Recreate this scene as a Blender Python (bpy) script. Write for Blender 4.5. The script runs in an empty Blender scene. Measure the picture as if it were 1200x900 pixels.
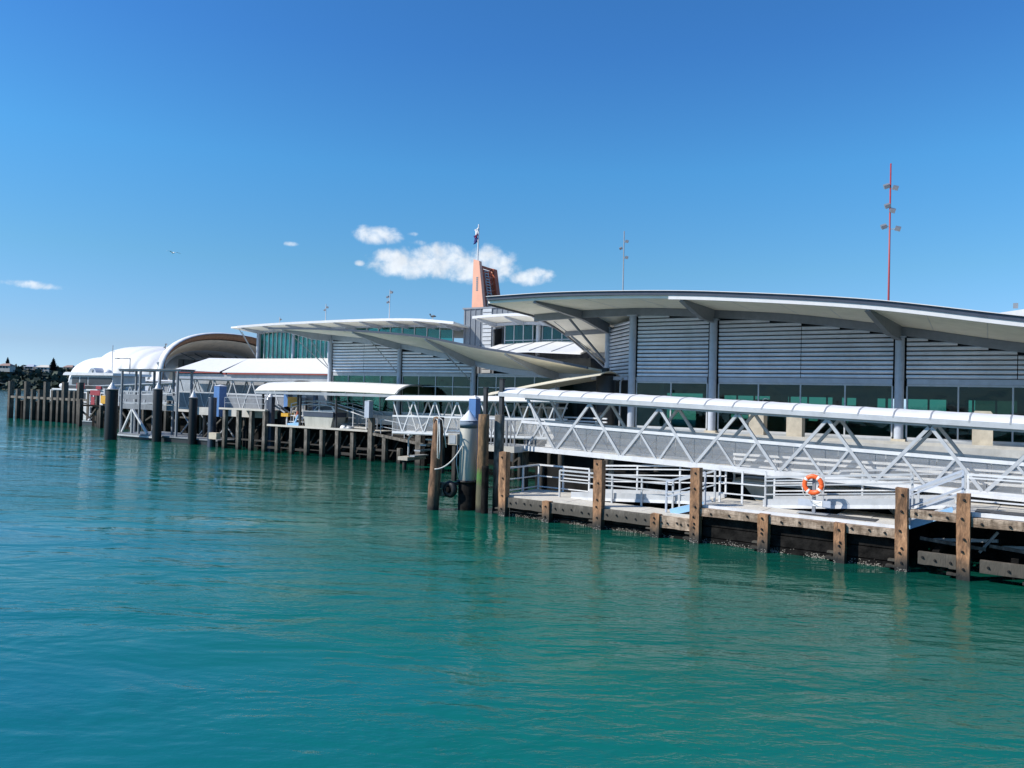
import bpy, math, random
from mathutils import Vector, Matrix, noise
random.seed(7)
PI = math.pi
V = Vector
sc = bpy.context.scene
COL = sc.collection

# ---------------------------------------------------------------- camera
BETA = math.radians(58); ROLL = 0.025; PITCH = math.atan(14.5/900)
ex = V((math.sin(BETA), -math.cos(BETA), 0)); ey = V((math.cos(BETA), math.sin(BETA), 0))
def view2world(v): return V((v[0]*ex.x + v[1]*ey.x, v[0]*ex.y + v[1]*ey.y, v[2]))
def view_vec(x, y, z):                       # view frame x right, y forward, z up -> world (quay frame: X along quay, Y inland)
    r = V((math.sin(BETA), math.cos(BETA), 0)); f = V((-math.cos(BETA), math.sin(BETA), 0))
    return r*x + f*y + V((0, 0, z))
fwd0 = (0, math.cos(PITCH), math.sin(PITCH)); up0 = (0, -math.sin(PITCH), math.cos(PITCH))
right = view_vec(math.cos(ROLL), math.sin(ROLL)*up0[1], math.sin(ROLL)*up0[2])
up = view_vec(-math.sin(ROLL), math.cos(ROLL)*up0[1], math.cos(ROLL)*up0[2])
fw = view_vec(*fwd0)
cam = bpy.data.cameras.new('camera'); camo = bpy.data.objects.new('camera', cam); COL.objects.link(camo)
m = Matrix.Identity(4)
for i in range(3):
    m[i][0] = right[i]; m[i][1] = up[i]; m[i][2] = -fw[i]
m[0][3], m[1][3], m[2][3] = 0, 0, 5.5
camo.matrix_world = m
cam.sensor_width = 36; cam.lens = 27; cam.clip_start = 0.1; cam.clip_end = 30000
sc.camera = camo

# ---------------------------------------------------------------- world, sun, exposure
SUN_EL = math.radians(39)
sunh = view_vec(-0.978, -0.208, 0).normalized()
to_sun = (sunh*math.cos(SUN_EL) + V((0, 0, math.sin(SUN_EL)))).normalized()
SUN_ROT = math.atan2(sunh.x, sunh.y)
w = bpy.data.worlds.new('World'); sc.world = w; w.use_nodes = True
nt = w.node_tree; nt.nodes.clear()
def N(t, tree=None, **kw):
    n = (tree or nt).nodes.new(t)
    for k, v in kw.items(): setattr(n, k, v)
    return n
def math_node(tree, op, a, b=None, clamp=False):
    n = tree.nodes.new('ShaderNodeMath'); n.operation = op; n.use_clamp = clamp
    for i, q in enumerate((a, b)):
        if q is None: continue
        if isinstance(q, (int, float)): n.inputs[i].default_value = q
        else: tree.links.new(q, n.inputs[i])
    return n.outputs[0]
out = N('ShaderNodeOutputWorld'); bg = N('ShaderNodeBackground')
sky = N('ShaderNodeTexSky', sky_type='NISHITA', sun_disc=False)
sky.sun_elevation = SUN_EL; sky.sun_rotation = SUN_ROT
sky.air_density = 1.0; sky.dust_density = 0.15; sky.ozone_density = 3.0; sky.altitude = 0
tc = N('ShaderNodeTexCoord')
sep = N('ShaderNodeSeparateXYZ'); nt.links.new(tc.outputs['Generated'], sep.inputs[0])
# cloud field: small fair-weather cumulus at their true bearings
rotE = tuple(view_vec(1, 0, 0)); rotF = tuple(view_vec(0, 1, 0))
def dotn(vec):
    n = N('ShaderNodeVectorMath', operation='DOT_PRODUCT'); nt.links.new(tc.outputs['Generated'], n.inputs[0]); n.inputs[1].default_value = vec; return n.outputs['Value']
xr, yf = dotn(rotE), dotn(rotF)
az = math_node(nt, 'ARCTAN2', xr, yf)
el = math_node(nt, 'ARCSINE', sep.outputs['Z'])
comb = N('ShaderNodeCombineXYZ'); nt.links.new(az, comb.inputs[0]); nt.links.new(el, comb.inputs[1])
nz = N('ShaderNodeTexNoise'); nz.inputs['Scale'].default_value = 42; nz.inputs['Detail'].default_value = 5; nz.inputs['Roughness'].default_value = 0.6; nz.inputs['Distortion'].default_value = .25
nt.links.new(comb.outputs[0], nz.inputs['Vector'])
BA = 0.5585 + (BETA - BETA)   # bearings below are measured from the quay's normal
dens = None
blobs = [(-.705,.165,.042,.016),(-.722,.173,.022,.011),(-.665,.171,.045,.020),(-.650,.181,.030,.013),(-.610,.164,.052,.018),(-.590,.174,.030,.018),
         (-.538,.1535,.028,.0095),(-.527,.158,.020,.009),(-.738,.2005,.030,.0115),(-.845,.182,.011,.004),(-.692,.204,.009,.004),(-.758,.1645,.008,.0045),(-.685,.1935,.012,.005),
         (-1.13,.1095,.045,.0052)]
for (a0, e0, ra, re) in blobs:
    # az measured in world axes (from +Y toward +X) -> view bearing
    ab = a0 + (PI/2 - BETA)
    dx = math_node(nt, 'DIVIDE', math_node(nt, 'SUBTRACT', az, ab), ra)
    dy = math_node(nt, 'DIVIDE', math_node(nt, 'SUBTRACT', el, e0), re)
    r2 = math_node(nt, 'ADD', math_node(nt, 'MULTIPLY', dx, dx), math_node(nt, 'MULTIPLY', dy, dy))
    d = math_node(nt, 'SUBTRACT', 1.0 if ra > .015 and a0 > -1 else .55, r2)
    dens = d if dens is None else math_node(nt, 'MAXIMUM', dens, d)
dens = math_node(nt, 'MAXIMUM', dens, -2.0)
nn = math_node(nt, 'MULTIPLY', math_node(nt, 'SUBTRACT', nz.outputs['Fac'], 0.42), 3.1)
msk = N('ShaderNodeMapRange', interpolation_type='SMOOTHSTEP'); msk.inputs[1].default_value = -0.15; msk.inputs[2].default_value = 1.5
nt.links.new(math_node(nt, 'ADD', dens, nn), msk.inputs[0])
nz2 = N('ShaderNodeTexNoise'); nz2.inputs['Scale'].default_value = 60; nz2.inputs['Detail'].default_value = 6
mp = N('ShaderNodeMapping'); mp.inputs['Location'].default_value = (.006, -.012, 3); nt.links.new(comb.outputs[0], mp.inputs[0]); nt.links.new(mp.outputs[0], nz2.inputs['Vector'])
shade = math_node(nt, 'ADD', 5.4, math_node(nt, 'MULTIPLY', nz2.outputs['Fac'], 3.4))
cc = N('ShaderNodeCombineXYZ')
for i, k in enumerate((.94, 1.0, 1.07)): nt.links.new(math_node(nt, 'MULTIPLY', shade, k), cc.inputs[i])
hsv = N('ShaderNodeVectorMath', operation='MULTIPLY'); hsv.inputs[1].default_value = (.385, .985, 1.28)   # clean-air blue of the day
nt.links.new(sky.outputs[0], hsv.inputs[0])
hz = N('ShaderNodeValToRGB'); nt.links.new(sep.outputs['Z'], hz.inputs[0]); e_ = hz.color_ramp.elements     # pale blue, not yellow, towards the horizon
while len(e_) < 6: e_.new(.5)
for q_, (p_, c_) in zip(e_, ((0, (1.45, .87, 1.18)), (.05, (1.36, .69, .79)), (.16, (1.22, .83, .77)), (.28, (1.04, .96, .95)), (.41, (.88, .84, .98)), (1, (.82, .78, .95)))): q_.position = p_; q_.color = (*[k/1.6 for k in c_], 1)
hz2 = N('ShaderNodeVectorMath', operation='SCALE'); nt.links.new(hz.outputs[0], hz2.inputs[0]); hz2.inputs['Scale'].default_value = 1.6
hsv2 = N('ShaderNodeVectorMath', operation='MULTIPLY'); nt.links.new(hsv.outputs[0], hsv2.inputs[0]); nt.links.new(hz2.outputs[0], hsv2.inputs[1]); hsv = hsv2
mix = N('ShaderNodeMix', data_type='RGBA'); nt.links.new(math_node(nt, 'MULTIPLY', msk.outputs[0], .93), mix.inputs[0]); nt.links.new(hsv.outputs[0], mix.inputs[6]); nt.links.new(cc.outputs[0], mix.inputs[7])
nt.links.new(mix.outputs[2], bg.inputs[0]); bg.inputs[1].default_value = 0.10
nt.links.new(bg.outputs[0], out.inputs[0])
sl = bpy.data.lights.new('sun', 'SUN'); sl.energy = 4.6; sl.angle = math.radians(.53); sl.color = (1, .95, .87)
so = bpy.data.objects.new('sun', sl); COL.objects.link(so); so.rotation_euler = (-to_sun).to_track_quat('-Z', 'Y').to_euler()
sc.view_settings.view_transform = 'Standard'; sc.view_settings.look = 'None'; sc.view_settings.exposure = 0.42; sc.view_settings.gamma = 1
sc.cycles.max_bounces = 8; sc.cycles.diffuse_bounces = 6; sc.cycles.transparent_max_bounces = 24; sc.cycles.sample_clamp_indirect = 6

# ---------------------------------------------------------------- materials
def ramp(tree, fac, stops):
    r = tree.nodes.new('ShaderNodeValToRGB'); tree.links.new(fac, r.inputs[0]); e = r.color_ramp.elements
    while len(e) < len(stops): e.new(.5)
    for q, (p, c) in zip(e, stops): q.position = p; q.color = (*c, 1)
    return r.outputs[0]
def pm(name, c, rough=.5, metal=0, var=.15, scale=3, stretch=(1, 1, 1), bump=.15, bscale=None, c2=None, tide=None, spec=.5, grime=0, gscale=.9, gth=(.5, .75)):
    """principled material with world-position noise; tide = (z_low, z_high, colour) stain band for things standing in the sea"""
    ma = bpy.data.materials.new(name); ma.use_nodes = True; t = ma.node_tree; b = t.nodes['Principled BSDF']
    g = t.nodes.new('ShaderNodeNewGeometry'); mp = t.nodes.new('ShaderNodeMapping'); mp.inputs['Scale'].default_value = stretch
    t.links.new(g.outputs['Position'], mp.inputs[0])
    n = t.nodes.new('ShaderNodeTexNoise'); n.inputs['Scale'].default_value = scale; n.inputs['Detail'].default_value = 6; n.inputs['Roughness'].default_value = .62
    t.links.new(mp.outputs[0], n.inputs['Vector'])
    lo = tuple(x*(1-var) for x in c); hi = tuple(min(1, x*(1+var)) for x in (c2 or c))
    colr = ramp(t, n.outputs['Fac'], [(.3, lo), (.7, hi)])
    if grime:
        n3 = t.nodes.new('ShaderNodeTexNoise'); n3.inputs['Scale'].default_value = gscale; n3.inputs['Detail'].default_value = 8; n3.inputs['Roughness'].default_value = .7
        mp3 = t.nodes.new('ShaderNodeMapping'); mp3.inputs['Scale'].default_value = (1.5, 1.5, .5); t.links.new(g.outputs['Position'], mp3.inputs[0]); t.links.new(mp3.outputs[0], n3.inputs['Vector'])
        mr = t.nodes.new('ShaderNodeMapRange'); mr.inputs[1].default_value, mr.inputs[2].default_value = gth; mr.inputs[4].default_value = grime; t.links.new(n3.outputs['Fac'], mr.inputs[0])
        mx = t.nodes.new('ShaderNodeMix'); mx.data_type = 'RGBA'; t.links.new(mr.outputs[0], mx.inputs[0]); t.links.new(colr, mx.inputs[6]); mx.inputs[7].default_value = (c[0]*.35+.02, c[1]*.33+.02, c[2]*.3+.015, 1); colr = mx.outputs[2]
    if tide:
        s = t.nodes.new('ShaderNodeSeparateXYZ'); t.links.new(g.outputs['Position'], s.inputs[0])
        zz = math_node(t, 'ADD', s.outputs[2], math_node(t, 'MULTIPLY', math_node(t, 'SUBTRACT', n.outputs['Fac'], .5), .5))
        prev = colr
        for (z0, z1, tcol) in tide:
            mr = t.nodes.new('ShaderNodeMapRange'); mr.inputs[1].default_value = z0; mr.inputs[2].default_value = z1; mr.inputs[3].default_value = 1; mr.inputs[4].default_value = 0
            t.links.new(zz, mr.inputs[0])
            mx = t.nodes.new('ShaderNodeMix'); mx.data_type = 'RGBA'; t.links.new(mr.outputs[0], mx.inputs[0]); t.links.new(prev, mx.inputs[6]); mx.inputs[7].default_value = (*tcol, 1); prev = mx.outputs[2]
        colr = prev
    t.links.new(colr, b.inputs['Base Color'])
    b.inputs['Roughness'].default_value = rough; b.inputs['Metallic'].default_value = metal; b.inputs['Specular IOR Level'].default_value = spec
    if bump:
        n2 = t.nodes.new('ShaderNodeTexNoise'); n2.inputs['Scale'].default_value = bscale or scale*6; n2.inputs['Detail'].default_value = 5
        t.links.new(mp.outputs[0], n2.inputs['Vector'])
        bm = t.nodes.new('ShaderNodeBump'); bm.inputs['Strength'].default_value = bump; bm.inputs['Distance'].default_value = .03
        t.links.new(n2.outputs['Fac'], bm.inputs['Height']); t.links.new(bm.outputs[0], b.inputs['Normal'])
    return ma
M = {}
WET = (.012, .012, .011)
M['white'] = pm('white_paint', (.64, .65, .66), .45, var=.07, bump=.05, grime=.35)
M['membrane'] = pm('white_membrane', (.68, .68, .68), .55, var=.04, bump=.05, grime=.12)
M['galv'] = pm('galvanised_steel', (.36, .375, .39), .42, .25, var=.14, scale=2, bump=.05, grime=.3)
M['galvw'] = pm('pale_aluminium', (.47, .485, .50), .42, .15, var=.1, scale=2, bump=.05, grime=.3)
M['steel'] = pm('grey_painted_steel', (.21, .225, .25), .45, var=.1, bump=.04, grime=.2)
M['steel2'] = pm('blue_grey_painted_steel', (.42, .46, .53), .4, var=.1, bump=.04, grime=.2)
M['navy'] = pm('dark_fascia_metal', (.05, .06, .085), .4, var=.15, bump=.03)
M['louver'] = pm('louver_aluminium', (.66, .685, .74), .38, .3, var=.1, scale=1.2, bump=.04, grime=.22)
M['soffit'] = pm('cream_soffit_panel', (.91, .87, .76), .7, var=.06, scale=1.2, bump=.04, grime=.12)
M['roofw'] = pm('white_roof_sheet', (.63, .63, .63), .5, var=.05, bump=.04, grime=.1)
M['backing'] = pm('louver_backing', (.012, .013, .016), .8, var=.2, bump=0)
M['dark'] = pm('dark_cladding', (.028, .031, .035), .5, var=.2, bump=.05)
M['black'] = pm('black_rubber', (.006, .0065, .008), .55, var=.3, bump=.2)
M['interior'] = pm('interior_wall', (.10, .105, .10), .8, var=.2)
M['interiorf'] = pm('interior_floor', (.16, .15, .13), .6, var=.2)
M['zinc'] = pm('zinc_standing_seam', (.17, .185, .205), .45, .3, var=.12, scale=1, bump=.04)
M['timber'] = pm('fender_timber', (.24, .105, .042), .75, var=.42, scale=2.2, stretch=(2.2, 2.2, .5), bump=.6, c2=(.40, .22, .115), gscale=3.2, gth=(.42, .62), grime=.95, tide=[(.3, .75, (.085, .06, .04)), (.12, .4, WET)])
M['timberh'] = pm('waling_timber', (.24, .15, .09), .75, var=.42, scale=2.2, stretch=(.5, 2.2, 2.2), bump=.6, c2=(.42, .33, .25), gscale=3.2, gth=(.42, .62), grime=.95, tide=[(.1, .35, WET)])
M['timberg'] = pm('grey_weathered_timber', (.12, .108, .095), .85, var=.4, scale=2.5, stretch=(2, 2, .4), bump=.6, c2=(.22, .195, .165), gscale=3.2, gth=(.42, .62), grime=.95, tide=[(.6, 1.1, (.07, .062, .05)), (.1, .35, WET)])
M['timberd'] = pm('dark_timber_and_shade', (.005, .005, .0055), .9, spec=.1, var=.6, scale=3, bump=.6, c2=(.014, .013, .012))
M['timberb'] = pm('brown_round_timber', (.13, .06, .028), .8, var=.5, scale=2.5, stretch=(3, 3, .35), bump=.8, c2=(.24, .13, .07), gscale=3.2, gth=(.42, .62), grime=.95, tide=[(.5, 1.0, (.06, .045, .03)), (.1, .3, WET)])
M['timbera'] = pm('algae_streaked_timber', (.15, .085, .04), .8, var=.5, scale=2.5, stretch=(3, 3, .35), bump=.8, c2=(.26, .15, .07), gscale=3.2, gth=(.42, .62), grime=.95, tide=[(1.75, 2.1, (.06, .16, .03)), (1.2, 1.6, (.09, .085, .05)), (.1, .4, WET)])
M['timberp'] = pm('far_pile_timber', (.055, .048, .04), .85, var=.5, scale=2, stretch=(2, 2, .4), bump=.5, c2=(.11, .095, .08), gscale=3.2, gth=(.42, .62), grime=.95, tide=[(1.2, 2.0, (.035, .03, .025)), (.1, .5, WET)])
M['deck'] = pm('pale_concrete_deck', (.52, .49, .43), .85, var=.1, scale=2.5, bump=.3, grime=.3)
M['concrete'] = pm('concrete', (.38, .35, .30), .85, var=.15, scale=2, bump=.3, grime=.5)
M['quay'] = pm('quay_concrete', (.46, .45, .42), .85, var=.18, scale=.8, bump=.3, grime=.4)
M['under'] = pm('dark_underside', (.014, .014, .014), .9, spec=.1, var=.5, scale=1.5, bump=.5)
M['framegrey'] = pm('frame_grey_steel', (.20, .215, .235), .5, var=.15, bump=.05, grime=.5)
M['blue'] = pm('blue_painted_steel', (.085, .19, .42), .4, var=.12, bump=.04, grime=.3)
M['lblue'] = pm('light_blue_paint', (.25, .45, .68), .45, var=.1, bump=.04)
M['pilegrey'] = pm('grey_fibreglass_pile', (.42, .41, .355), .5, var=.1, scale=1.5, stretch=(3, 3, .4), bump=.1, grime=.35)
M['cone'] = pm('silver_cone_cap', (.62, .66, .72), .6, 0, var=.05, bump=.02)
M['band'] = pm('slate_blue_band', (.13, .18, .24), .8, var=.1, bump=.03)
M['orange'] = pm('orange_lifebuoy_plastic', (.85, .12, .02), .45, var=.06, bump=.03)
M['wband'] = pm('white_tape', (.75, .75, .72), .5, var=.05, bump=.02)
M['rope'] = pm('white_rope', (.62, .61, .57), .8, var=.15, scale=20, bump=.5)
M['peach'] = pm('peach_painted_steel', (.72, .36, .24), .5, var=.06, scale=.6, bump=.03, grime=.15)
M['rust'] = pm('orange_red_steel', (.42, .10, .045), .6, var=.3, scale=1.2, bump=.1, grime=.4)
M['red'] = pm('red_painted_mast', (.30, .03, .035), .45, var=.1, bump=.03)
M['redtrim'] = pm('dark_red_trim', (.22, .03, .02), .6, var=.1, bump=.03)
M['yellow'] = pm('yellow_paint', (.62, .34, .03), .5, var=.15, bump=.05)
M['car'] = pm('cream_car_paint', (.62, .60, .55), .25, .1, var=.03, bump=0)
M['tyre'] = pm('tyre_rubber', (.02, .02, .02), .8, var=.2)
M['brownliner'] = pm('brown_timber_lining', (.32, .15, .075), .7, var=.35, scale=1.0, stretch=(1, 3, 3), bump=.2)
M['beigeliner'] = pm('beige_lining', (.78, .62, .45), .8, var=.12, scale=.4, bump=.1, grime=.3)
M['hill'] = pm('hillside_soil', (.055, .06, .035), .95, var=.5, scale=.03, bump=0, c2=(.09, .085, .05))
M['leaf'] = pm('hazy_foliage', (.028, .044, .042), .9, var=.4, scale=.08, bump=0, c2=(.055, .075, .05))  # bluish haze of the distance is mixed into the leaf colour
M['pine'] = pm('norfolk_pine_foliage', (.018, .032, .03), .9, var=.3, scale=.3, bump=0)
M['bark'] = pm('bark', (.08, .06, .045), .9, var=.3)
M['hroof'] = pm('house_roof', (.30, .20, .17), .8, var=.2, scale=.1)
M['hwall'] = pm('house_wall', (.55, .52, .46), .8, var=.1, scale=.1)
M['flagn'] = pm('navy_flag_cloth', (.02, .03, .16), .8, var=.1)
M['flagw'] = pm('white_flag_cloth', (.7, .7, .72), .8, var=.1)
M['flagr'] = pm('red_flag_cloth', (.5, .03, .04), .8, var=.1)
M['sandstone'] = pm('cream_stone', (.50, .44, .34), .85, var=.15, scale=3, bump=.4, grime=.4)
M['sail'] = pm('cream_shade_cloth', (.56, .52, .42), .8, var=.06, scale=1, bump=.05, grime=.1)
M['grate'] = pm('dark_grating', (.06, .062, .066), .6, .4, var=.3, scale=8, bump=.2)
M['lamp'] = pm('floodlight_housing', (.30, .31, .32), .4, .5, var=.1)
def glass(name, tint, refl=.12, alpha=1.0):
    ma = bpy.data.materials.new(name); ma.use_nodes = True; t = ma.node_tree; t.nodes.clear()
    o = t.nodes.new('ShaderNodeOutputMaterial'); tr = t.nodes.new('ShaderNodeBsdfTransparent'); tr.inputs[0].default_value = (*tint, 1)
    gl = t.nodes.new('ShaderNodeBsdfGlossy'); gl.inputs['Roughness'].default_value = .03; gl.inputs[0].default_value = (.85, .95, .95, 1)
    n = t.nodes.new('ShaderNodeTexNoise'); n.inputs['Scale'].default_value = .6; g = t.nodes.new('ShaderNodeNewGeometry'); t.links.new(g.outputs['Position'], n.inputs['Vector'])
    b = t.nodes.new('ShaderNodeBump'); b.inputs['Strength'].default_value = .35; b.inputs['Distance'].default_value = .08; t.links.new(n.outputs['Fac'], b.inputs['Height']); t.links.new(b.outputs[0], gl.inputs['Normal'])
    lw = t.nodes.new('ShaderNodeFresnel'); lw.inputs[0].default_value = 1.5
    f = math_node(t, 'ADD', math_node(t, 'MULTIPLY', lw.outputs[0], .75), refl, True)
    mx = t.nodes.new('ShaderNodeMixShader'); t.links.new(f, mx.inputs[0]); t.links.new(tr.outputs[0], mx.inputs[1]); t.links.new(gl.outputs[0], mx.inputs[2])
    t.links.new(mx.outputs[0], o.inputs[0]); return ma
M['glass'] = glass('green_tinted_glass', (.20, .46, .38), .0)
M['tealglass'] = glass('teal_clerestory_glass', (.22, .62, .56), .02)
def mesh_panel(name, colr, fac):
    ma = bpy.data.materials.new(name); ma.use_nodes = True; t = ma.node_tree; b = t.nodes['Principled BSDF']; o = t.nodes['Material Output']
    b.inputs['Base Color'].default_value = (*colr, 1); b.inputs['Roughness'].default_value = .5
    g = t.nodes.new('ShaderNodeNewGeometry'); n = t.nodes.new('ShaderNodeTexNoise'); n.inputs['Scale'].default_value = 2.2; n.inputs['Detail'].default_value = 4
    mp = t.nodes.new('ShaderNodeMapping'); mp.inputs['Scale'].default_value = (.4, .4, 3); t.links.new(g.outputs['Position'], mp.inputs[0]); t.links.new(mp.outputs[0], n.inputs['Vector'])
    tr = t.nodes.new('ShaderNodeBsdfTransparent'); mx = t.nodes.new('ShaderNodeMixShader')
    f = math_node(t, 'ADD', fac-.12, math_node(t, 'MULTIPLY', n.outputs['Fac'], .24), True)
    t.links.new(f, mx.inputs[0]); t.links.new(tr.outputs[0], mx.inputs[1]); t.links.new(b.outputs[0], mx.inputs[2]); t.links.new(mx.outputs[0], o.inputs[0]); return ma
M['mesh_near'] = mesh_panel('fine_mesh_near_panel', (.42, .43, .44), .20)
M['mesh_far'] = mesh_panel('fine_mesh_far_panel', (.55, .55, .54), .9)

# ---------------------------------------------------------------- builders
class T:
    """a thing: an Empty at its base; parts are authored in world coordinates unless local=True"""
    def __init__(s, name, label, cat, loc, rot=0, group=None, local=False, kind=None):
        o = bpy.data.objects.new(name, None); COL.objects.link(o); o.location = loc; o.rotation_euler = (0, 0, rot)
        o.empty_display_size = .3
        if label: o['label'] = label
        if cat: o['category'] = cat
        if group: o['group'] = group
        if kind: o['kind'] = kind
        s.o = o; s.loc = V((0, 0, 0)) if local else V(loc)
_shape = {}
def shape(kind, mat):
    k = (kind, mat)
    if k in _shape: return _shape[k]
    me = bpy.data.meshes.new(kind); vs = []; fs = []
    if kind == 'box':
        vs = [(x, y, z) for x in (-.5, .5) for y in (-.5, .5) for z in (-.5, .5)]
        fs = [(0, 1, 3, 2), (4, 6, 7, 5), (0, 4, 5, 1), (2, 3, 7, 6), (0, 2, 6, 4), (1, 5, 7, 3)]
    elif kind in ('cyl', 'cyl24', 'cone'):
        n = 24 if kind == 'cyl24' else 12 if kind == 'cyl' else 28
        rt = .0 if kind == 'cone' else .5
        for i in range(n):
            a = 2*PI*i/n; vs.append((.5*math.cos(a), .5*math.sin(a), -.5))
        for i in range(n):
            a = 2*PI*i/n; vs.append((max(rt, .004)*math.cos(a), max(rt, .004)*math.sin(a), .5))
        fs = [(i, (i+1) % n, n+(i+1) % n, n+i) for i in range(n)] + [tuple(range(n))[::-1], tuple(range(n, 2*n))]
    elif kind == 'slat':   # louver blade: curved airfoil section, length along x
        pr = [(-.2, -.5), (-.5, -.1), (-.42, .3), (.1, .5), (.5, .5), (.0, -.3)]
        for x in (-.5, .5): vs += [(x, p[0], p[1]) for p in pr]
        n = 6; fs = [(i, (i+1) % n, n+(i+1) % n, n+i) for i in range(n)] + [tuple(range(n))[::-1], tuple(range(n, 2*n))]
    me.from_pydata(vs, [], fs); me.materials.append(M[mat]); me.update()
    if kind in ('cyl', 'cyl24'):
        for p in me.polygons: p.use_smooth = len(p.vertices) == 4
    _shape[k] = me; return me
def put(name, par, mat, kind='box'):
    o = bpy.data.objects.new(name, shape(kind, mat)); COL.objects.link(o)
    if par is not None: o.parent = par.o if isinstance(par, T) else par
    return o
def org(par): return par.loc if isinstance(par, T) else getattr(par, '_l', V((0, 0, 0)))
def box(name, par, mat, lo, hi, off=None, kind='box'):
    lo, hi = V(lo), V(hi); o = put(name, par, mat, kind); L = par.loc if isinstance(par, T) else (off if off is not None else V((0, 0, 0)))
    o.location = (lo+hi)/2 - L; o.scale = [abs(hi[i]-lo[i]) for i in range(3)]; return o
def bar(name, par, mat, p0, p1, wd, ht=None, kind='box', off=None):
    p0, p1 = V(p0), V(p1); d = p1-p0; o = put(name, par, mat, kind); L = par.loc if isinstance(par, T) else (off if off is not None else V((0, 0, 0)))
    z = d.normalized(); ref = V((0, 0, 1)) if abs(z.z) < .99 else V((0, 1, 0))
    x = ref.cross(z).normalized(); y = z.cross(x)
    mt = Matrix((x, y, z)).transposed().to_4x4()
    o.rotation_euler = mt.to_euler(); o.location = (p0+p1)/2 - L; o.scale = (wd, ht if ht else wd, d.length); return o
def mesh(name, par, mat, vs, fs, smooth=False, off=None, kind=None, mats=None, mi=None):
    L = par.loc if isinstance(par, T) else (off if off is not None else V((0, 0, 0)))
    me = bpy.data.meshes.new(name); me.from_pydata([tuple(V(v)-L) for v in vs], [], fs)
    for mm in (mats or [mat]): me.materials.append(M[mm])
    if mi: me.polygons.foreach_set('material_index', mi)
    if smooth: me.polygons.foreach_set('use_smooth', [True]*len(me.polygons))
    me.update(); o = bpy.data.objects.new(name, me); COL.objects.link(o)
    if par is not None: o.parent = par.o if isinstance(par, T) else par
    if kind: o['kind'] = kind
    return o
def tube(name, par, mat, pts, r, n=8, off=None):
    vs = []; fs = []; pts = [V(p) for p in pts]
    for i, p in enumerate(pts):
        d = (pts[min(i+1, len(pts)-1)]-pts[max(i-1, 0)]).normalized(); ref = V((0, 0, 1)) if abs(d.z) < .9 else V((1, 0, 0))
        a = d.cross(ref).normalized(); b = d.cross(a)
        rr = r[i] if isinstance(r, (list, tuple)) else r
        vs += [p+a*rr*math.cos(2*PI*k/n)+b*rr*math.sin(2*PI*k/n) for k in range(n)]
    for i in range(len(pts)-1):
        fs += [(i*n+k, i*n+(k+1) % n, (i+1)*n+(k+1) % n, (i+1)*n+k) for k in range(n)]
    fs += [tuple(range(n))[::-1], tuple(range((len(pts)-1)*n, len(pts)*n))]
    return mesh(name, par, mat, vs, fs, True, off)
def prism(name, par, mat, poly, axis, a, b, off=None):
    """poly = 2D points in the plane normal to axis; extruded a..b"""
    def p3(q, t): return {'x': (t, q[0], q[1]), 'y': (q[0], t, q[1]), 'z': (q[0], q[1], t)}[axis]
    n = len(poly); vs = [p3(q, a) for q in poly] + [p3(q, b) for q in poly]
    fs = [(i, (i+1) % n, n+(i+1) % n, n+i) for i in range(n)] + [tuple(range(n))[::-1], tuple(range(n, 2*n))]
    return mesh(name, par, mat, vs, fs, off=off)
def sheet(name, par, mat, grid, th, off=None, smooth=True, mats=None):
    """thick sheet from a grid of top points; mats=(top, bottom/edge)"""
    nu, nv = len(grid), len(grid[0]); vs = [p for row in grid for p in row]; vs += [V(p)-V((0, 0, th)) for p in vs]; q = nu*nv; fs = []; mi = []
    I = lambda i, j: i*nv+j
    for i in range(nu-1):
        for j in range(nv-1):
            fs.append((I(i, j), I(i+1, j), I(i+1, j+1), I(i, j+1))); mi.append(0)
            fs.append((q+I(i, j), q+I(i, j+1), q+I(i+1, j+1), q+I(i+1, j))); mi.append(1)
    for i in range(nu-1):
        for j in (0, nv-1): fs.append((I(i, j), I(i+1, j), q+I(i+1, j), q+I(i, j))); mi.append(1)
    for j in range(nv-1):
        for i in (0, nu-1): fs.append((I(i, j), I(i, j+1), q+I(i, j+1), q+I(i, j))); mi.append(1)
    return mesh(name, par, mat, vs, fs, False, off, mats=mats or [mat, mat], mi=mi)
def lerp(a, b, t): return a+(b-a)*t
def curve1(pts):
    """smooth 1-D interpolation through (x, value) pairs"""
    def f(x):
        if x <= pts[0][0]: return pts[0][1] + (x-pts[0][0])*(pts[1][1]-pts[0][1])/(pts[1][0]-pts[0][0])
        if x >= pts[-1][0]: return pts[-1][1] + (x-pts[-1][0])*(pts[-1][1]-pts[-2][1])/(pts[-1][0]-pts[-2][0])
        for i in range(len(pts)-1):
            if pts[i][0] <= x <= pts[i+1][0]:
                x0, y0 = pts[i]; x1, y1 = pts[i+1]; h = x1-x0
                m0 = (y1-pts[i-1][1])/(x1-pts[i-1][0]) if i else (y1-y0)/h
                m1 = (pts[i+2][1]-y0)/(pts[i+2][0]-x0) if i+2 < len(pts) else (y1-y0)/h
                t = (x-x0)/h; return (2*t**3-3*t**2+1)*y0+(t**3-2*t**2+t)*h*m0+(-2*t**3+3*t**2)*y1+(t**3-t**2)*h*m1
    return f
def structure(o, label=None): o['kind'] = 'structure'; return o

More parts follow.
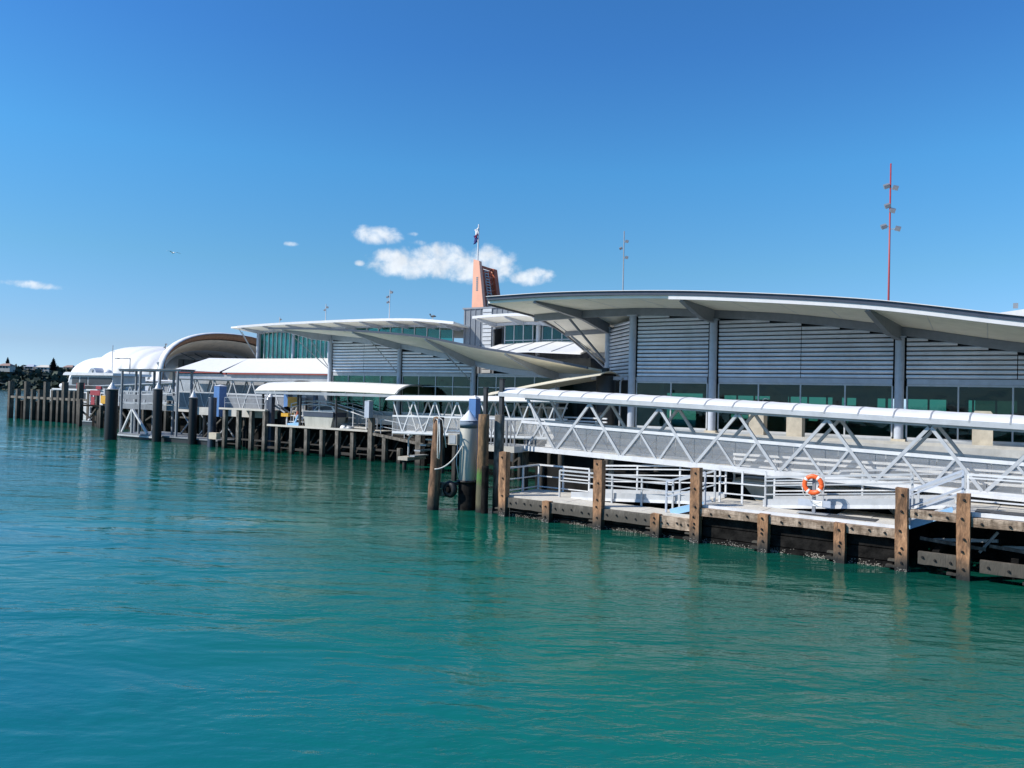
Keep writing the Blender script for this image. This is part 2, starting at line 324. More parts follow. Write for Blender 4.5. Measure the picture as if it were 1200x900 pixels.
# ================================================================ SETTING: sea, quays, far shore
def water_mat():
    ma = bpy.data.materials.new('sea_water'); ma.use_nodes = True; t = ma.node_tree; b = t.nodes['Principled BSDF']
    g = t.nodes.new('ShaderNodeNewGeometry')
    def nz(scale, detail, st=(1, 1, 1), rot=0, dist=0):
        m0 = t.nodes.new('ShaderNodeMapping'); m0.inputs['Rotation'].default_value = (0, 0, -rot); t.links.new(g.outputs['Position'], m0.inputs[0])
        mp = t.nodes.new('ShaderNodeMapping'); mp.inputs['Scale'].default_value = st; t.links.new(m0.outputs[0], mp.inputs[0])
        n = t.nodes.new('ShaderNodeTexNoise'); n.inputs['Scale'].default_value = scale; n.inputs['Detail'].default_value = detail; n.inputs['Roughness'].default_value = .55; n.inputs['Distortion'].default_value = dist
        t.links.new(mp.outputs[0], n.inputs['Vector']); return n.outputs['Fac']
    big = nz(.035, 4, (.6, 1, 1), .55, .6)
    sp = t.nodes.new('ShaderNodeSeparateXYZ'); t.links.new(g.outputs['Position'], sp.inputs[0])      # green water; dark wharf reflection and sky-blue reflection painted in by position
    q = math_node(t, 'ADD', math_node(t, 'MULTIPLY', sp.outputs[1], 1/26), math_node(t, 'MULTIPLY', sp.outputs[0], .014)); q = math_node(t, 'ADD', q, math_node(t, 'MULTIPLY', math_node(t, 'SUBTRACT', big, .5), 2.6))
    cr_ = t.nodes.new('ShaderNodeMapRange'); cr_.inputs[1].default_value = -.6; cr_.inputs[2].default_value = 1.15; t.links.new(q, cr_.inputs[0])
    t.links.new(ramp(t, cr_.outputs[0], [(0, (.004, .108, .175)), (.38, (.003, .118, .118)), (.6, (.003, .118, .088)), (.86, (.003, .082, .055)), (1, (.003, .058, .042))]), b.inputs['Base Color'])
    b.inputs['Roughness'].default_value = .04; b.inputs['IOR'].default_value = 1.33; b.inputs['Specular IOR Level'].default_value = .5
    patch = t.nodes.new('ShaderNodeMapRange'); patch.inputs[1].default_value = .38; patch.inputs[2].default_value = .60; patch.inputs[3].default_value = .10; patch.inputs[4].default_value = 1.0
    t.links.new(nz(.07, 3, (.5, 1, 1), .55), patch.inputs[0])
    h1 = math_node(t, 'MULTIPLY', nz(.50, 3, (.40, 1, 1), .45, .4), .27)
    h2 = math_node(t, 'MULTIPLY', math_node(t, 'MULTIPLY', nz(1.7, 4, (.45, 1, 1), .62, .3), .12), patch.outputs[0])
    h3 = math_node(t, 'MULTIPLY', math_node(t, 'MULTIPLY', nz(6.0, 4, (.5, 1, 1), .5), .042), patch.outputs[0])
    h = math_node(t, 'ADD', h1, math_node(t, 'ADD', h2, h3))
    bm = t.nodes.new('ShaderNodeBump'); bm.inputs['Strength'].default_value = 1; bm.inputs['Distance'].default_value = .62
    t.links.new(h, bm.inputs['Height']); t.links.new(bm.outputs[0], b.inputs['Normal'])
    return ma
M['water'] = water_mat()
R0 = 12000
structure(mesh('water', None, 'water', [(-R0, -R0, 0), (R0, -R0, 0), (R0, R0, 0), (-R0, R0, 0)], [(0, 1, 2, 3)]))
structure(mesh('sea_bed', None, 'under', [(-R0, -R0, -9), (R0, -R0, -9), (R0, R0, -9), (-R0, R0, -9)], [(0, 1, 2, 3)]))
QZ = 3.6
def quay_block(name, x0, x1, y0, y1, z=QZ, th=.75, mat='quay'):
    o = box(name, None, mat, (x0, y0, z-th), (x1, y1, z)); structure(o); return o
quay_block('quay', -24, 60, 42.4, 140)
quay_block('quay', -69, -24.02, 49.4, 140)
quay_block('quay', -81, -69.02, 53.9, 73.98)
quay_block('far_quay', -140, -69.02, 74, 170)
quay_block('far_quay', -190, -140.02, 102, 170)
quay_block('far_quay', -238, -190.02, 124, 170)
# dark walls added behind the quay piles to make the shade under the slab
structure(box('shade_wall', None, 'under', (-24, 43.9, -2), (60, 44.4, QZ-.76)))
structure(box('shade_wall', None, 'under', (-69, 51.5, -2), (-24.1, 52, QZ-.76)))
structure(box('shade_wall', None, 'under', (-139, 78, -2), (-69.1, 78.6, QZ-.76)))
structure(box('kerb', None, 'deck', (-24, 42.42, QZ+.002), (60, 42.72, QZ+.14)))
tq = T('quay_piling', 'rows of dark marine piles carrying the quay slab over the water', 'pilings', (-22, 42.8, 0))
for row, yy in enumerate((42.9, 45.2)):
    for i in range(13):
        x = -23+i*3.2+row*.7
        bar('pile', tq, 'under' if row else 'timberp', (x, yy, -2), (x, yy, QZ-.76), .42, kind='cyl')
tq2 = T('quay_piling', 'dark piles and cross bracing under the quay edge behind the long timber wharf', 'pilings', (-50, 49.8, 0))
for i in range(15):
    x = -68+i*3.1
    bar('pile', tq2, 'timberp', (x, 49.9, -2), (x, 49.9, QZ-.76), .4, kind='cyl')
    if i % 2 == 0 and i < 14: bar('brace', tq2, 'timberp', (x, 49.75, .5), (x+3.1, 49.75, 2.7), .14); 
tq3 = T('quay_piling', 'distant row of piles under the far quay by the white ferry', 'pilings', (-120, 74, 0))
for i in range(16):
    x = -138+i*4.3
    bar('pile', tq3, 'timberp', (x, 74.5, -2), (x, 74.5, QZ-.76), .5, kind='cyl')

# far headland: hill mesh + tree canopy + houses + pines
def hill_h(a, t):     # a along shore 0..1, t inland 0..1
    n = noise.noise(V((a*9, t*3, .3)))*.5+noise.noise(V((a*30, t*8, 2)))*.2
    return max(-1, (1-(1-min(1, t*3.2))**2)*(19+6*n) * (1 if t < .7 else 1-(t-.7)*1.5) - .4)
def shore_pt(a, t):
    ang = lerp(math.radians(-62), math.radians(-18), a); d = lerp(880, 1250, t)+40*noise.noise(V((a*6, 0, 0)))
    return view_vec(math.sin(ang)*d, math.cos(ang)*d, hill_h(a, t))
NA, NT = 160, 26; vs = []; fs = []
for i in range(NA):
    for j in range(NT): vs.append(shore_pt(i/(NA-1), j/(NT-1)))
for i in range(NA-1):
    for j in range(NT-1): fs.append((i*NT+j, (i+1)*NT+j, (i+1)*NT+j+1, i*NT+j+1))
structure(mesh('headland', None, 'hill', vs, fs, True))
vs = []; fs = []
rnd = random.Random(3)
for k in range(5200):
    a = rnd.random(); t = rnd.random()**1.6*.5+.015; p = shore_pt(a, t); s = rnd.uniform(1.6, 4.2)
    c = p + V((0, 0, s*.5))
    for q in range(5):
        d = V((rnd.gauss(0, 1), rnd.gauss(0, 1), rnd.gauss(0, .7))).normalized()*s*.8; cc = c+d
        u = V((rnd.gauss(0, 1), rnd.gauss(0, 1), rnd.gauss(0, 1))).normalized()*s*.8; v2 = u.cross(V((rnd.gauss(0, 1), rnd.gauss(0, 1), 1))).normalized()*s*.8
        b0 = len(vs); vs += [cc-u-v2*.6, cc+u-v2, cc+u*.7+v2, cc-u*.8+v2*.9]; fs.append((b0, b0+1, b0+2, b0+3))
wood = mesh('woodland', None, 'leaf', vs, fs); wood['kind'] = 'stuff'; wood['label'] = 'dark green woodland covering the distant headland across the harbour'; wood['category'] = 'woodland'
def dist_pt(px_ang, d, z): return view_vec(math.sin(px_ang)*d, math.cos(px_ang)*d, z)
def pine(x_px, base, top, wpx, label):
    d = 940; ang = math.atan((x_px-600)/900); P = dist_pt(ang, d/math.cos(0), 0); sc_m = d*math.cos(ang)/900
    t = T('pine_tree', label, 'tree', (P.x, P.y, base))
    bar('trunk', t, 'bark', (P.x, P.y, base), (P.x, P.y, top-1), .9, kind='cyl')
    vs = []; fs = []; r = random.Random(int(x_px)); Rm = wpx*sc_m/2
    tiers = 9
    for k in range(tiers):
        f = k/(tiers-1); z = lerp(base+(top-base)*.18, top-.8, f); rr = Rm*(1-f)**.8+.5
        for b in range(14):
            a = 2*PI*b/14+r.uniform(-.2, .2); d2 = V((math.cos(a), math.sin(a), 0)); s = V((-d2.y, d2.x, 0)); L = rr*r.uniform(.8, 1.1); w2 = L*.17+.25
            c0 = V((P.x, P.y, z)); b0 = len(vs)
            vs += [c0, c0+d2*L*.6+s*w2+V((0, 0, .5)), c0+d2*L+V((0, 0, .9)), c0+d2*L*.6-s*w2+V((0, 0, -.2))]; fs.append((b0, b0+1, b0+2, b0+3))
            b0 = len(vs); vs += [c0+V((0, 0, -.7)), c0+d2*L*.6+s*w2*.5+V((0, 0, 1.0)), c0+d2*L*.95+V((0, 0, .2)), c0+d2*L*.5-s*w2*.4+V((0, 0, -1))]; fs.append((b0, b0+1, b0+2, b0+3))
    mesh('crown', t, 'pine', vs, fs)
pine(8.3, 19, 32.5, 6.5, 'slender conical pine at the left end of the distant headland')
pine(62, 19, 34, 10.5, 'taller tiered pine on the headland just left of the ferry')
def house(x_px, d, z, wd, ht, dp, roofc, label):
    ang = math.atan((x_px-600)/900); P = dist_pt(ang, d, 0); u = view_vec(1, 0, 0); v_ = view_vec(0, 1, 0)
    t = T('house', label, 'house', (P.x, P.y, z))
    def Q(a, b, c): return P+u*a+v_*b+V((0, 0, z+c))
    vs = [Q(a, b, c) for c in (-3, ht) for a, b in ((-wd, 0), (wd, 0), (wd, dp), (-wd, dp))]
    wl = mesh('wall', t, 'hwall', vs, [(0, 1, 5, 4), (1, 2, 6, 5), (2, 3, 7, 6), (3, 0, 4, 7), (4, 5, 6, 7)])
    vs = [Q(-wd-.6, -.6, ht), Q(wd+.6, -.6, ht), Q(wd+.6, dp+.6, ht), Q(-wd-.6, dp+.6, ht), Q(-wd*.6, dp/2, ht+2.4), Q(wd*.6, dp/2, ht+2.4)]
    mesh('roof', t, roofc, vs, [(0, 1, 5, 4), (1, 2, 5), (2, 3, 4, 5), (3, 0, 4), (0, 3, 2, 1)])
    for k in (-.5, 0, .5):
        vs = [Q(wd*k-1.1, -.06, .8), Q(wd*k+1.1, -.06, .8), Q(wd*k+1.1, -.06, 2.6), Q(wd*k-1.1, -.06, 2.6), Q(wd*k-1.1, .1, .8), Q(wd*k+1.1, .1, .8), Q(wd*k+1.1, .1, 2.6), Q(wd*k-1.1, .1, 2.6)]
        mesh('window', t, 'dark', vs, [(0, 1, 2, 3), (4, 7, 6, 5), (0, 4, 5, 1), (1, 5, 6, 2), (2, 6, 7, 3), (3, 7, 4, 0)])
house(4, 930, 20.5, 6, 3.2, 9, 'hroof', 'pink-roofed house at the left end of the headland')
house(33, 950, 21, 5, 3, 9, 'steel2', 'grey-roofed house between the two headland pines')
house(49, 940, 20.5, 7, 3.2, 9, 'hwall', 'long cream house left of the tall headland pine')
house(79, 960, 22, 5, 3, 9, 'hroof', 'brown-roofed house half hidden behind the ferry top')

# ================================================================ RIGHT PAVILION
zF = curve1([(-27, 11.30), (-22.2, 11.33), (-16.7, 11.15), (-12.4, 10.88), (-5.15, 10.15), (1.15, 9.12), (8, 8.1), (16, 7.6)])      # soffit at the eave, Y=40
zB = curve1([(-27, 11.15), (-23, 11.3), (-18.4, 11.28), (-13.5, 10.94), (-9.2, 10.53), (-4, 9.71), (1.3, 8.77), (8, 7.9), (16, 7.5)])   # soffit over the column line, Y=45.5
drop = curve1([(40, 0), (45.5, 0), (47.5, .28), (50, .8), (55, 2.25), (57.5, 2.9), (60, 3.5)])
def roofR(x, y):
    if y <= 45.5: return lerp(zF(x), zB(x), (y-40)/5.5)
    k = max(.25, min(1, (2-x)/24)); return zB(x) - drop(y)*k
PR = T('ferry_terminal_pavilion', 'nearest grey louvred terminal pavilion with sweeping cream-soffit roof on tall columns', 'building', (-4, 45.5, QZ))
xs = [-26.9+i*1.07 for i in range(41)]; ys = [40, 41.4, 42.8, 44.1, 45.5, 46.5, 47.5, 48.7, 50, 51.7, 53.4, 55, 57.5, 60]
sheet('roof', PR, 'roofw', [[V((x, y, roofR(x, y)+.24)) for y in ys] for x in xs], .24, mats=['roofw', 'soffit'])
def strip_along(name, par, mat, fn, xa, xb, n, y0, y1, dz0, dz1):
    vs = []; fs = []
    for i in range(n+1):
        x = lerp(xa, xb, i/n); z = fn(x); vs += [(x, y0, z+dz0), (x, y1, z+dz0), (x, y1, z+dz1), (x, y0, z+dz1)]
    for i in range(n):
        a = i*4; b = a+4
        for k in range(4): fs.append((a+k, a+(k+1) % 4, b+(k+1) % 4, b+k))
    fs += [(3, 2, 1, 0), (n*4, n*4+1, n*4+2, n*4+3)]
    return mesh(name, par, mat, vs, fs)
strip_along('fascia', PR, 'navy', lambda x: roofR(x, 40), -26.9, 15.9, 40, 39.80, 39.995, .17, .38)
strip_along('gutter_strip', PR, 'roofw', lambda x: roofR(x, 40), -15, 15.9, 36, 39.86, 39.995, -.06, .168)
strip_along('gutter', PR, 'roofw', lambda x: roofR(x, 40), -26.9, 15.9, 40, 39.70, 40.2, .385, .42)
strip_along('edge_beam', PR, 'steel', lambda x: zB(x), -26.7, 15.9, 40, 45.38, 45.62, -.48, -.003)
for yy in (50.0, 54.5):
    strip_along('purlin_beam', PR, 'steel', lambda x, yy=yy: roofR(x, yy), -26.7, -17, 8, yy-.09, yy+.09, -.32, -.003)
# left gable edge trim
vs = []; fs = []
for i, y in enumerate(ys): 
    z = roofR(-26.9, y); vs += [(-27.0, y, z-.12), (-26.905, y, z-.12), (-26.905, y, z+.28), (-27.0, y, z+.28)]
for i in range(len(ys)-1):
    a = i*4; b = a+4
    for k in range(4): fs.append((a+k, b+k, b+(k+1) % 4, a+(k+1) % 4))
fs += [(0, 1, 2, 3), ((len(ys)-1)*4+3, (len(ys)-1)*4+2, (len(ys)-1)*4+1, (len(ys)-1)*4)]
mesh('gable_trim', PR, 'navy', vs, fs)
# soffit joints: recessed panel lines as thin battens
for x in [-24.5, -20.2, -16.9, -11.8, -9.3, -7, -2.6, -.2, 2.2, 4.6]:
    vs = []; fs = []
    yy = [40.2, 41.5, 43, 44.3, 45.3]
    for y in yy: z = roofR(x, y); vs += [(x-.012, y, z-.012), (x+.012, y, z-.012), (x+.012, y, z-.001), (x-.012, y, z-.001)]
    for i in range(4):
        a = i*4; b = a+4
        for k in range(4): fs.append((a+k, b+k, b+(k+1) % 4, a+(k+1) % 4))
    mesh('soffit_joint', PR, 'louver', vs, fs)
def rafter(par, xa, ya, xb, yb, zfn, deep=.75, shallow=.1, mat='steel', wd=.14, kink=.62):
    """tapered cantilever: tip (a) at the eave, root (b) at the column"""
    n = 8; top = []; bot = []
    for i in range(n+1):
        t = i/n; x = lerp(xa, xb, t); y = lerp(ya, yb, t); z = zfn(x, y)-.004; d = lerp(shallow, deep, min(1, t/kink)**.9)
        top.append(V((x, y, z))); bot.append(V((x, y, z-d)))
    dr = (V((xb-xa, yb-ya, 0))).normalized(); s = V((-dr.y, dr.x, 0))*wd/2
    vs = []; fs = []
    for a, b in zip(top, bot): vs += [a-s, a+s, b+s, b-s]
    for i in range(n):
        q = i*4; r = q+4
        for k in range(4): fs.append((q+k, q+(k+1) % 4, r+(k+1) % 4, r+k))
    fs += [(3, 2, 1, 0), (n*4, n*4+1, n*4+2, n*4+3)]
    o = mesh('rafter', par, mat, vs, fs)
    # bottom flange
    vs = []; fs = []
    s2 = s*1.9
    for b in bot: vs += [b-s2, b+s2, b+s2-V((0, 0, .03)), b-s2-V((0, 0, .03))]
    for i in range(n):
        q = i*4; r = q+4
        for k in range(4): fs.append((q+k, q+(k+1) % 4, r+(k+1) % 4, r+k))
    fs += [(3, 2, 1, 0), (n*4, n*4+1, n*4+2, n*4+3)]
    mesh('flange', o, mat, vs, fs, off=par.loc)
    return o
rafter(PR, -14.35, 40.1, -14.2, 45.3, roofR); rafter(PR, -5.1, 40.1, -4.15, 45.3, roofR); rafter(PR, 4.4, 40.1, 5.9, 45.3, roofR)
rafter(PR, -23.6, 40.1, -22.75, 49.0, roofR, .7, .1, kink=.8)
cols = [(-22.8, 49.2, 10.5), (-19.4, 45.5, 10.85), (-14.2, 45.5, 10.45), (-4.16, 45.5, 9.2), (5.9, 45.5, 7.75)]
for x, y, z in cols:
    c = bar('column', PR, 'steel2', (x, y-.12, QZ), (x, y-.12, z-.06), .46, kind='cyl24')
    bar('column_cap', c, 'steel2', (x, y-.12, z-.06), (x, y-.12, z+.02), .6, off=PR.loc) if False else None
    box('base_plinth', PR, 'sandstone', (x-.34, y-.46, QZ+.001), (x+.34, y+.1, QZ+.16))
    box('column_head', PR, 'steel2', (x-.3, y-.42, z-.07), (x+.3, y+.16, z-.0))
# louver bays
def louver_bay(par, xa, ya, xb, yb, z0, ztop, step=.245, split=None, gap=.3, mat='louver'):
    d = V((xb-xa, yb-ya, 0)); L = d.length; u = d.normalized(); ang = math.atan2(u.y, u.x); nrm = V((u.y, -u.x, 0))
    # dark backing wall
    segs = 12; vs = []; fs = []
    for i in range(segs+1):
        t = i/segs; x = xa+d.x*t; y = ya+d.y*t; zt = ztop(x)+.1
        for off in (.0, .12): vs += [V((x, y, z0))-nrm*(.16+off), V((x, y, zt))-nrm*(.16+off)]
    for i in range(segs):
        a = i*4; b = a+4; fs += [(a, a+1, b+1, b), (a+2, b+2, b+3, a+3), (a+1, a+3, b+3, b+1)]
    fs += [(0, 2, 3, 1), (segs*4, segs*4+1, segs*4+3, segs*4+2)]
    mesh('backing_wall', par, 'backing', vs, fs)
    cuts = [gap] + ([L*split] if split else []) + [L-gap]
    for a, b in zip(cuts[:-1], cuts[1:]):
        k = 0
        while True:
            z = z0+step*(k+.5); k += 1  # blade height below leaves a dark slot
            # clip where the sloping beam cuts the bay
            s0, s1 = a+.02, b-.02; n = 40; ok = [ (s0+(s1-s0)*i/n) for i in range(n+1) if ztop(xa+u.x*(s0+(s1-s0)*i/n)) > z-.06 ]
            if not ok: break
            s0, s1 = min(ok), max(ok)
            if s1-s0 < .7: break
            c = (s0+s1)/2; o = put('slat', par, mat, 'slat'); o.rotation_euler = (0, 0, ang)
            o.location = V((xa+u.x*c, ya+u.y*c, z)) + nrm*.0 - par.loc; o.scale = (s1-s0, .14, step*.82)
            if k > 40: break
HZ = 6.95
zb = lambda x: zB(x)-.52
louver_bay(PR, -22.8, 49.2, -19.4, 45.5, HZ, lambda x: lerp(10.35, 10.75, (x+22.8)/3.4))
louver_bay(PR, -19.4, 45.5, -14.2, 45.5, HZ, zb)
louver_bay(PR, -14.2, 45.5, -4.16, 45.5, HZ, zb, split=.5)
louver_bay(PR, -4.16, 45.5, 5.9, 45.5, HZ, zb, split=.52)
louver_bay(PR, 5.9, 45.5, 15.5, 45.5, HZ, zb, split=.5)
def glazing(par, xa, xb, y, z0, z1, n, tr=None, mat='glass', fmat='galvw', fw_=.075):
    for i in range(n+1):
        x = lerp(xa, xb, i/n); bar('mullion', par, fmat, (x, y, z0), (x, y, z1), fw_, .1)
    box('head_rail', par, fmat, (xa, y-.06, z1), (xb, y+.06, z1+.09)); box('sill', par, fmat, (xa, y-.07, z0-.12), (xb, y+.07, z0))
    if tr: box('transom', par, fmat, (xa+.04, y-.035, tr-.03), (xb-.04, y+.035, tr+.03))
    for i in range(n):
        a = lerp(xa, xb, i/n)+fw_/2; b = lerp(xa, xb, (i+1)/n)-fw_/2
        box('window_pane', par, mat, (a+.003, y-.012, z0+.003), (b-.003, y+.012, z1-.003))
box('lintel_panel', PR, 'steel2', (-22.3, 45.42, 6.72), (-19.7, 45.6, HZ-.01))
for xa, xb, n in ((-19.1, -14.55, 2), (-13.85, -4.5, 4), (-3.8, 5.6, 4), (6.2, 15.4, 4)):
    box('lintel_panel', PR, 'steel2', (xa, 45.42, 6.66), (xb, 45.6, HZ-.01))
    glazing(PR, xa, xb, 45.52, 3.86, 6.56, n)
    box('plinth_wall', PR, 'galv', (xa, 45.44, QZ), (xb, 45.6, 3.74))
# interior shell
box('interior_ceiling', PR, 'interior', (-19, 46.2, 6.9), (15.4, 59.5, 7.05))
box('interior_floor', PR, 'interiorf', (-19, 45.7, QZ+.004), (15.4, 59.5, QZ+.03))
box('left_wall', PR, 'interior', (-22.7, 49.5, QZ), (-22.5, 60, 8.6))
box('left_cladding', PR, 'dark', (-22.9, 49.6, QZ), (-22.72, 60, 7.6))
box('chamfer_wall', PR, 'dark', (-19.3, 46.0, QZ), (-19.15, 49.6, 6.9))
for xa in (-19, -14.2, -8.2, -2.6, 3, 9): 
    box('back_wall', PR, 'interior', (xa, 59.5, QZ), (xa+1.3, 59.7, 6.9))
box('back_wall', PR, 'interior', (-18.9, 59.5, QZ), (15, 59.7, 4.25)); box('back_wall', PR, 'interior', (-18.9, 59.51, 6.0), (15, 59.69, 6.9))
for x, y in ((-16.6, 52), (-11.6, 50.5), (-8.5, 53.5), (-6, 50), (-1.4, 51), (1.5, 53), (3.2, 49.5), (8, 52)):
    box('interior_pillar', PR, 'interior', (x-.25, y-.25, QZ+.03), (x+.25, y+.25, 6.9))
# lights, counters and balustrade seen through the glass
for x0 in (-13, -6.5, 0): 
    c = box('counter', PR, 'steel2', (x0, 49, QZ+.03), (x0+3.4, 49.6, QZ+1.05))
for zz in (4.15, 4.75): box('handrail', PR, 'galv', (-13.7, 46.4, zz), (5.5, 46.44, zz+.05))
rr = random.Random(12)
for k in range(26):
    x = -18+k*1.3; box('back_mullion', PR, 'steel', (x, 59.4, 4.25), (x+.12, 59.49, 6.0))
for k in range(16):
    x = -17.5+k*2.05; y = rr.uniform(49, 56); h_ = rr.uniform(.9, 2.3); box('display_stand', PR, rr.choice(['dark', 'steel2', 'interiorf', 'zinc', 'dark']), (x, y, QZ+.03), (x+rr.uniform(.5, 1.6), y+.5, QZ+h_))
for k in range(10): box('ceiling_duct', PR, 'dark', (-18+k*3.3, 47.5, 6.35), (-17.6+k*3.3, 58, 6.8))
box('bulkhead', PR, 'dark', (-19, 50.0, 6.0), (15, 50.2, 6.9))
# struts to the left overhang
bar('strut', PR, 'steel', (-22.85, 49.1, 7.9), (-24.6, 46.4, 11.0), .17, kind='cyl')
bar('strut', PR, 'steel', (-22.9, 49.3, 7.5), (-26.0, 49.6, 10.0), .15, kind='cyl')
bar('tie_rod', PR, 'steel', (-22.9, 49.2, 7.95), (-26.4, 47.6, 10.9), .05, kind='cyl')
# script lettering on the third window pane
def letters(par, x0, y, z0, s, off):
    pts = [[(.9, 1.0), (.55, 1.15), (.2, 1.0), (.15, .75), (.5, .6), (.75, .4), (.5, .12), (.1, .1)], [(.95, .45), (1.15, .5), (1.1, .1), (1.3, .4)], [(1.5, .1), (1.55, .45), (1.75, .42)], [(1.9, .1), (1.95, .4), (2.2, .42), (2.3, .1)], [(2.5, .35), (2.75, .4)]]
    for q in pts: tube('lettering', par, 'wband', [(x0+a*s, y, z0+b*s) for a, b in q], .045*s*1.4, 5)
letters(PR, -11.3, 45.44, 5.28, .42, None)
# tall dark cabinet and bin in front of chamfer
tk = T('storage_tank', 'black cylindrical tank with small box on top beside the corner column', 'tank', (-21.3, 45.6, QZ))
bar('body', tk, 'dark', (-21.3, 45.6, QZ), (-21.3, 45.6, 7.0), 1.25, kind='cyl24')
bar('lid', tk, 'black', (-21.3, 45.6, 7.0), (-21.3, 45.6, 7.08), 1.3, kind='cyl24')
box('vent_box', tk, 'black', (-21.5, 45.4, 7.08), (-21.15, 45.8, 7.5))
dp = T('downpipe', 'pale grey drainpipe standing beside the black tank and second column', 'pipe', (-20.1, 45.2, QZ))
bar('pipe', dp, 'galv', (-20.1, 45.2, QZ), (-20.1, 45.2, 6.6), .12, kind='cyl'); bar('elbow', dp, 'galv', (-20.1, 45.2, 6.6), (-20.0, 45.4, 6.85), .12, kind='cyl')
# concrete posts on the quay apron
for (x, wd, lab) in ((-10.95, .8, 'square concrete post on the quay apron, leftmost of three behind the covered gangway'), (-8.95, .8, 'square concrete post on the quay apron, middle of the three behind the covered gangway'), (-.35, .85, 'square concrete post on the quay apron, rightmost of three, rising above the gangway roof')):
    t = T('concrete_post', lab, 'post', (x, 43.3, QZ), group='concrete posts on the quay apron')
    box('shaft', t, 'sandstone', (x-wd/2, 43.3-wd/2, QZ), (x+wd/2, 43.3+wd/2, 5.15))
    prism('cap', t, 'sandstone', [(x-wd/2-.04, 5.15), (x+wd/2+.04, 5.15), (x+wd/2-.1, 5.36), (x-wd/2+.1, 5.36)], 'y', 43.3-wd/2-.04, 43.3+wd/2+.04)

# far white roof beyond the right pavilion
fr = T('distant_roof', 'white roof ridge peeping above the pavilion roof at the right edge', 'roof', (4, 66, QZ))
prism('roof_sheet', fr, 'roofw', [(-1.5, 12.0), (14, 12.0), (14, 12.6), (4, 12.75)], 'y', 64, 69)
box('wall', fr, 'interior', (-1, 64.3, QZ), (13.5, 68.7, 12.0))
box('roof_vent', fr, 'lamp', (1.2, 64.4, 12.6), (1.5, 64.7, 12.95))

# ================================================================ LEFT PAVILION
eL = curve1([(-52.9, 10.75), (-48, 10.62), (-44.4, 10.42), (-40, 10.1), (-35.7, 9.65), (-31.1, 8.85), (-28, 8.4), (-25.4, 7.95), (-20.9, 7.15)])
bL = curve1([(-52.9, 10.8), (-50.5, 10.62), (-46.3, 10.2), (-42.4, 9.72), (-37.9, 8.9), (-34, 8.1), (-31.3, 7.65), (-28, 7.35), (-21, 7.15)])
def roofL(x, y):
    if y <= 50: return lerp(eL(x), bL(x), (y-45)/5)
    return bL(x)-.07*(y-50)
PL = T('ferry_terminal_pavilion', 'farther louvred terminal pavilion whose cream roof swoops down towards the nearer one', 'building', (-42, 50, QZ))
xsL = [-52.9+i*1.02 for i in range(31)]; ysL = [45, 46.2, 47.5, 48.7, 50, 52, 54, 56.5]
sheet('roof', PL, 'roofw', [[V((x, y, roofL(x, y)+.14)) for y in ysL] for x in xsL], .14, mats=['roofw', 'soffit'])
strip_along('fascia', PL, 'navy', lambda x: roofL(x, 45), -52.9, -22.3, 30, 44.86, 44.995, .0, .16)
strip_along('edge_beam', PL, 'steel2', lambda x: bL(x), -52.8, -22.4, 30, 49.9, 50.1, -.42, -.003)
for a, b in ((-43.3, -42.4), (-35.9, -34.75), (-28.8, -27.2), (-51.4, -50.5)): rafter(PL, a, 45.1, b, 49.88, roofL, .55, .08, 'steel2', .12)
for x, z in ((-50.5, 10.2), (-42.4, 9.3), (-34.75, 7.85), (-27.2, 6.95)):
    bar('column', PL, 'steel2', (x, 49.85, QZ), (x, 49.85, z), .36, kind='cyl24')
zbl = lambda x: bL(x)-.45
louver_bay(PL, -50.5, 50, -42.4, 50, 7.25, zbl, split=.49, step=.26, gap=.22)
louver_bay(PL, -42.4, 50, -34.75, 50, 7.25, zbl, step=.26, gap=.22)
for xa, xb, n in ((-50.2, -42.7, 4), (-42.1, -35.1, 4), (-34.4, -27.5, 4)):
    box('lintel_panel', PL, 'galv', (xa, 49.93, 7.08), (xb, 50.1, 7.24))
    glazing(PL, xa, xb, 50, 3.95, 6.98, n, tr=6.15)
    box('plinth_wall', PL, 'galv', (xa, 49.94, QZ), (xb, 50.1, 3.82))
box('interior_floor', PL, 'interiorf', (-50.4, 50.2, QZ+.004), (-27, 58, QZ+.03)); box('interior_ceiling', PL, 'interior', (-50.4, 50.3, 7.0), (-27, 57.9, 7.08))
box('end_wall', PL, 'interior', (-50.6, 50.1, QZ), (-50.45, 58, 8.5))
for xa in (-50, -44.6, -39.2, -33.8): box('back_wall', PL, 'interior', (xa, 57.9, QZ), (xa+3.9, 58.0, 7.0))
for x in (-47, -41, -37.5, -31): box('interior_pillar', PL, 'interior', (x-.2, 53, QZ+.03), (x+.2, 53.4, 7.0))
for x in (-49, -45, -40, -36): bar('stair_rail', PL, 'galvw', (x, 51.6, 4.1), (x+1.6, 51.6, 5.2), .06); 
bar('tie_rod', PL, 'galv', (-50.55, 49.7, 7.6), (-53.0, 47.6, 10.45), .07, kind='cyl'); bar('tie_rod', PL, 'galv', (-50.6, 49.7, 7.8), (-52.0, 48.6, 10.4), .07, kind='cyl')
bar('tie_rod', PL, 'galv', (-42.5, 49.7, 7.3), (-44.0, 47.6, 10.1), .08, kind='cyl'); bar('tie_rod', PL, 'galv', (-34.85, 49.7, 6.6), (-36.4, 47.6, 9.1), .08, kind='cyl')
# shade sail between pavilions
ss = T('shade_sail', 'cream curved shade canopy slung between the two pavilions above the far gangway', 'shade sail', (-25, 44.5, QZ))
sheet('cloth', ss, 'sail', [[V((lerp(-29.2, -20.6, i/10), 43.3+j*.75, lerp(5.55, 7.0, (i/10)**1.15)+.28*math.sin(PI*j/4)+.12*math.sin(PI*i/10))) for j in range(5)] for i in range(11)], .06)
for x, z in ((-28.9, 5.6), (-24.6, 6.3)): bar('post', ss, 'steel', (x, 44.9, QZ), (x, 44.9, z), .12, kind='cyl')
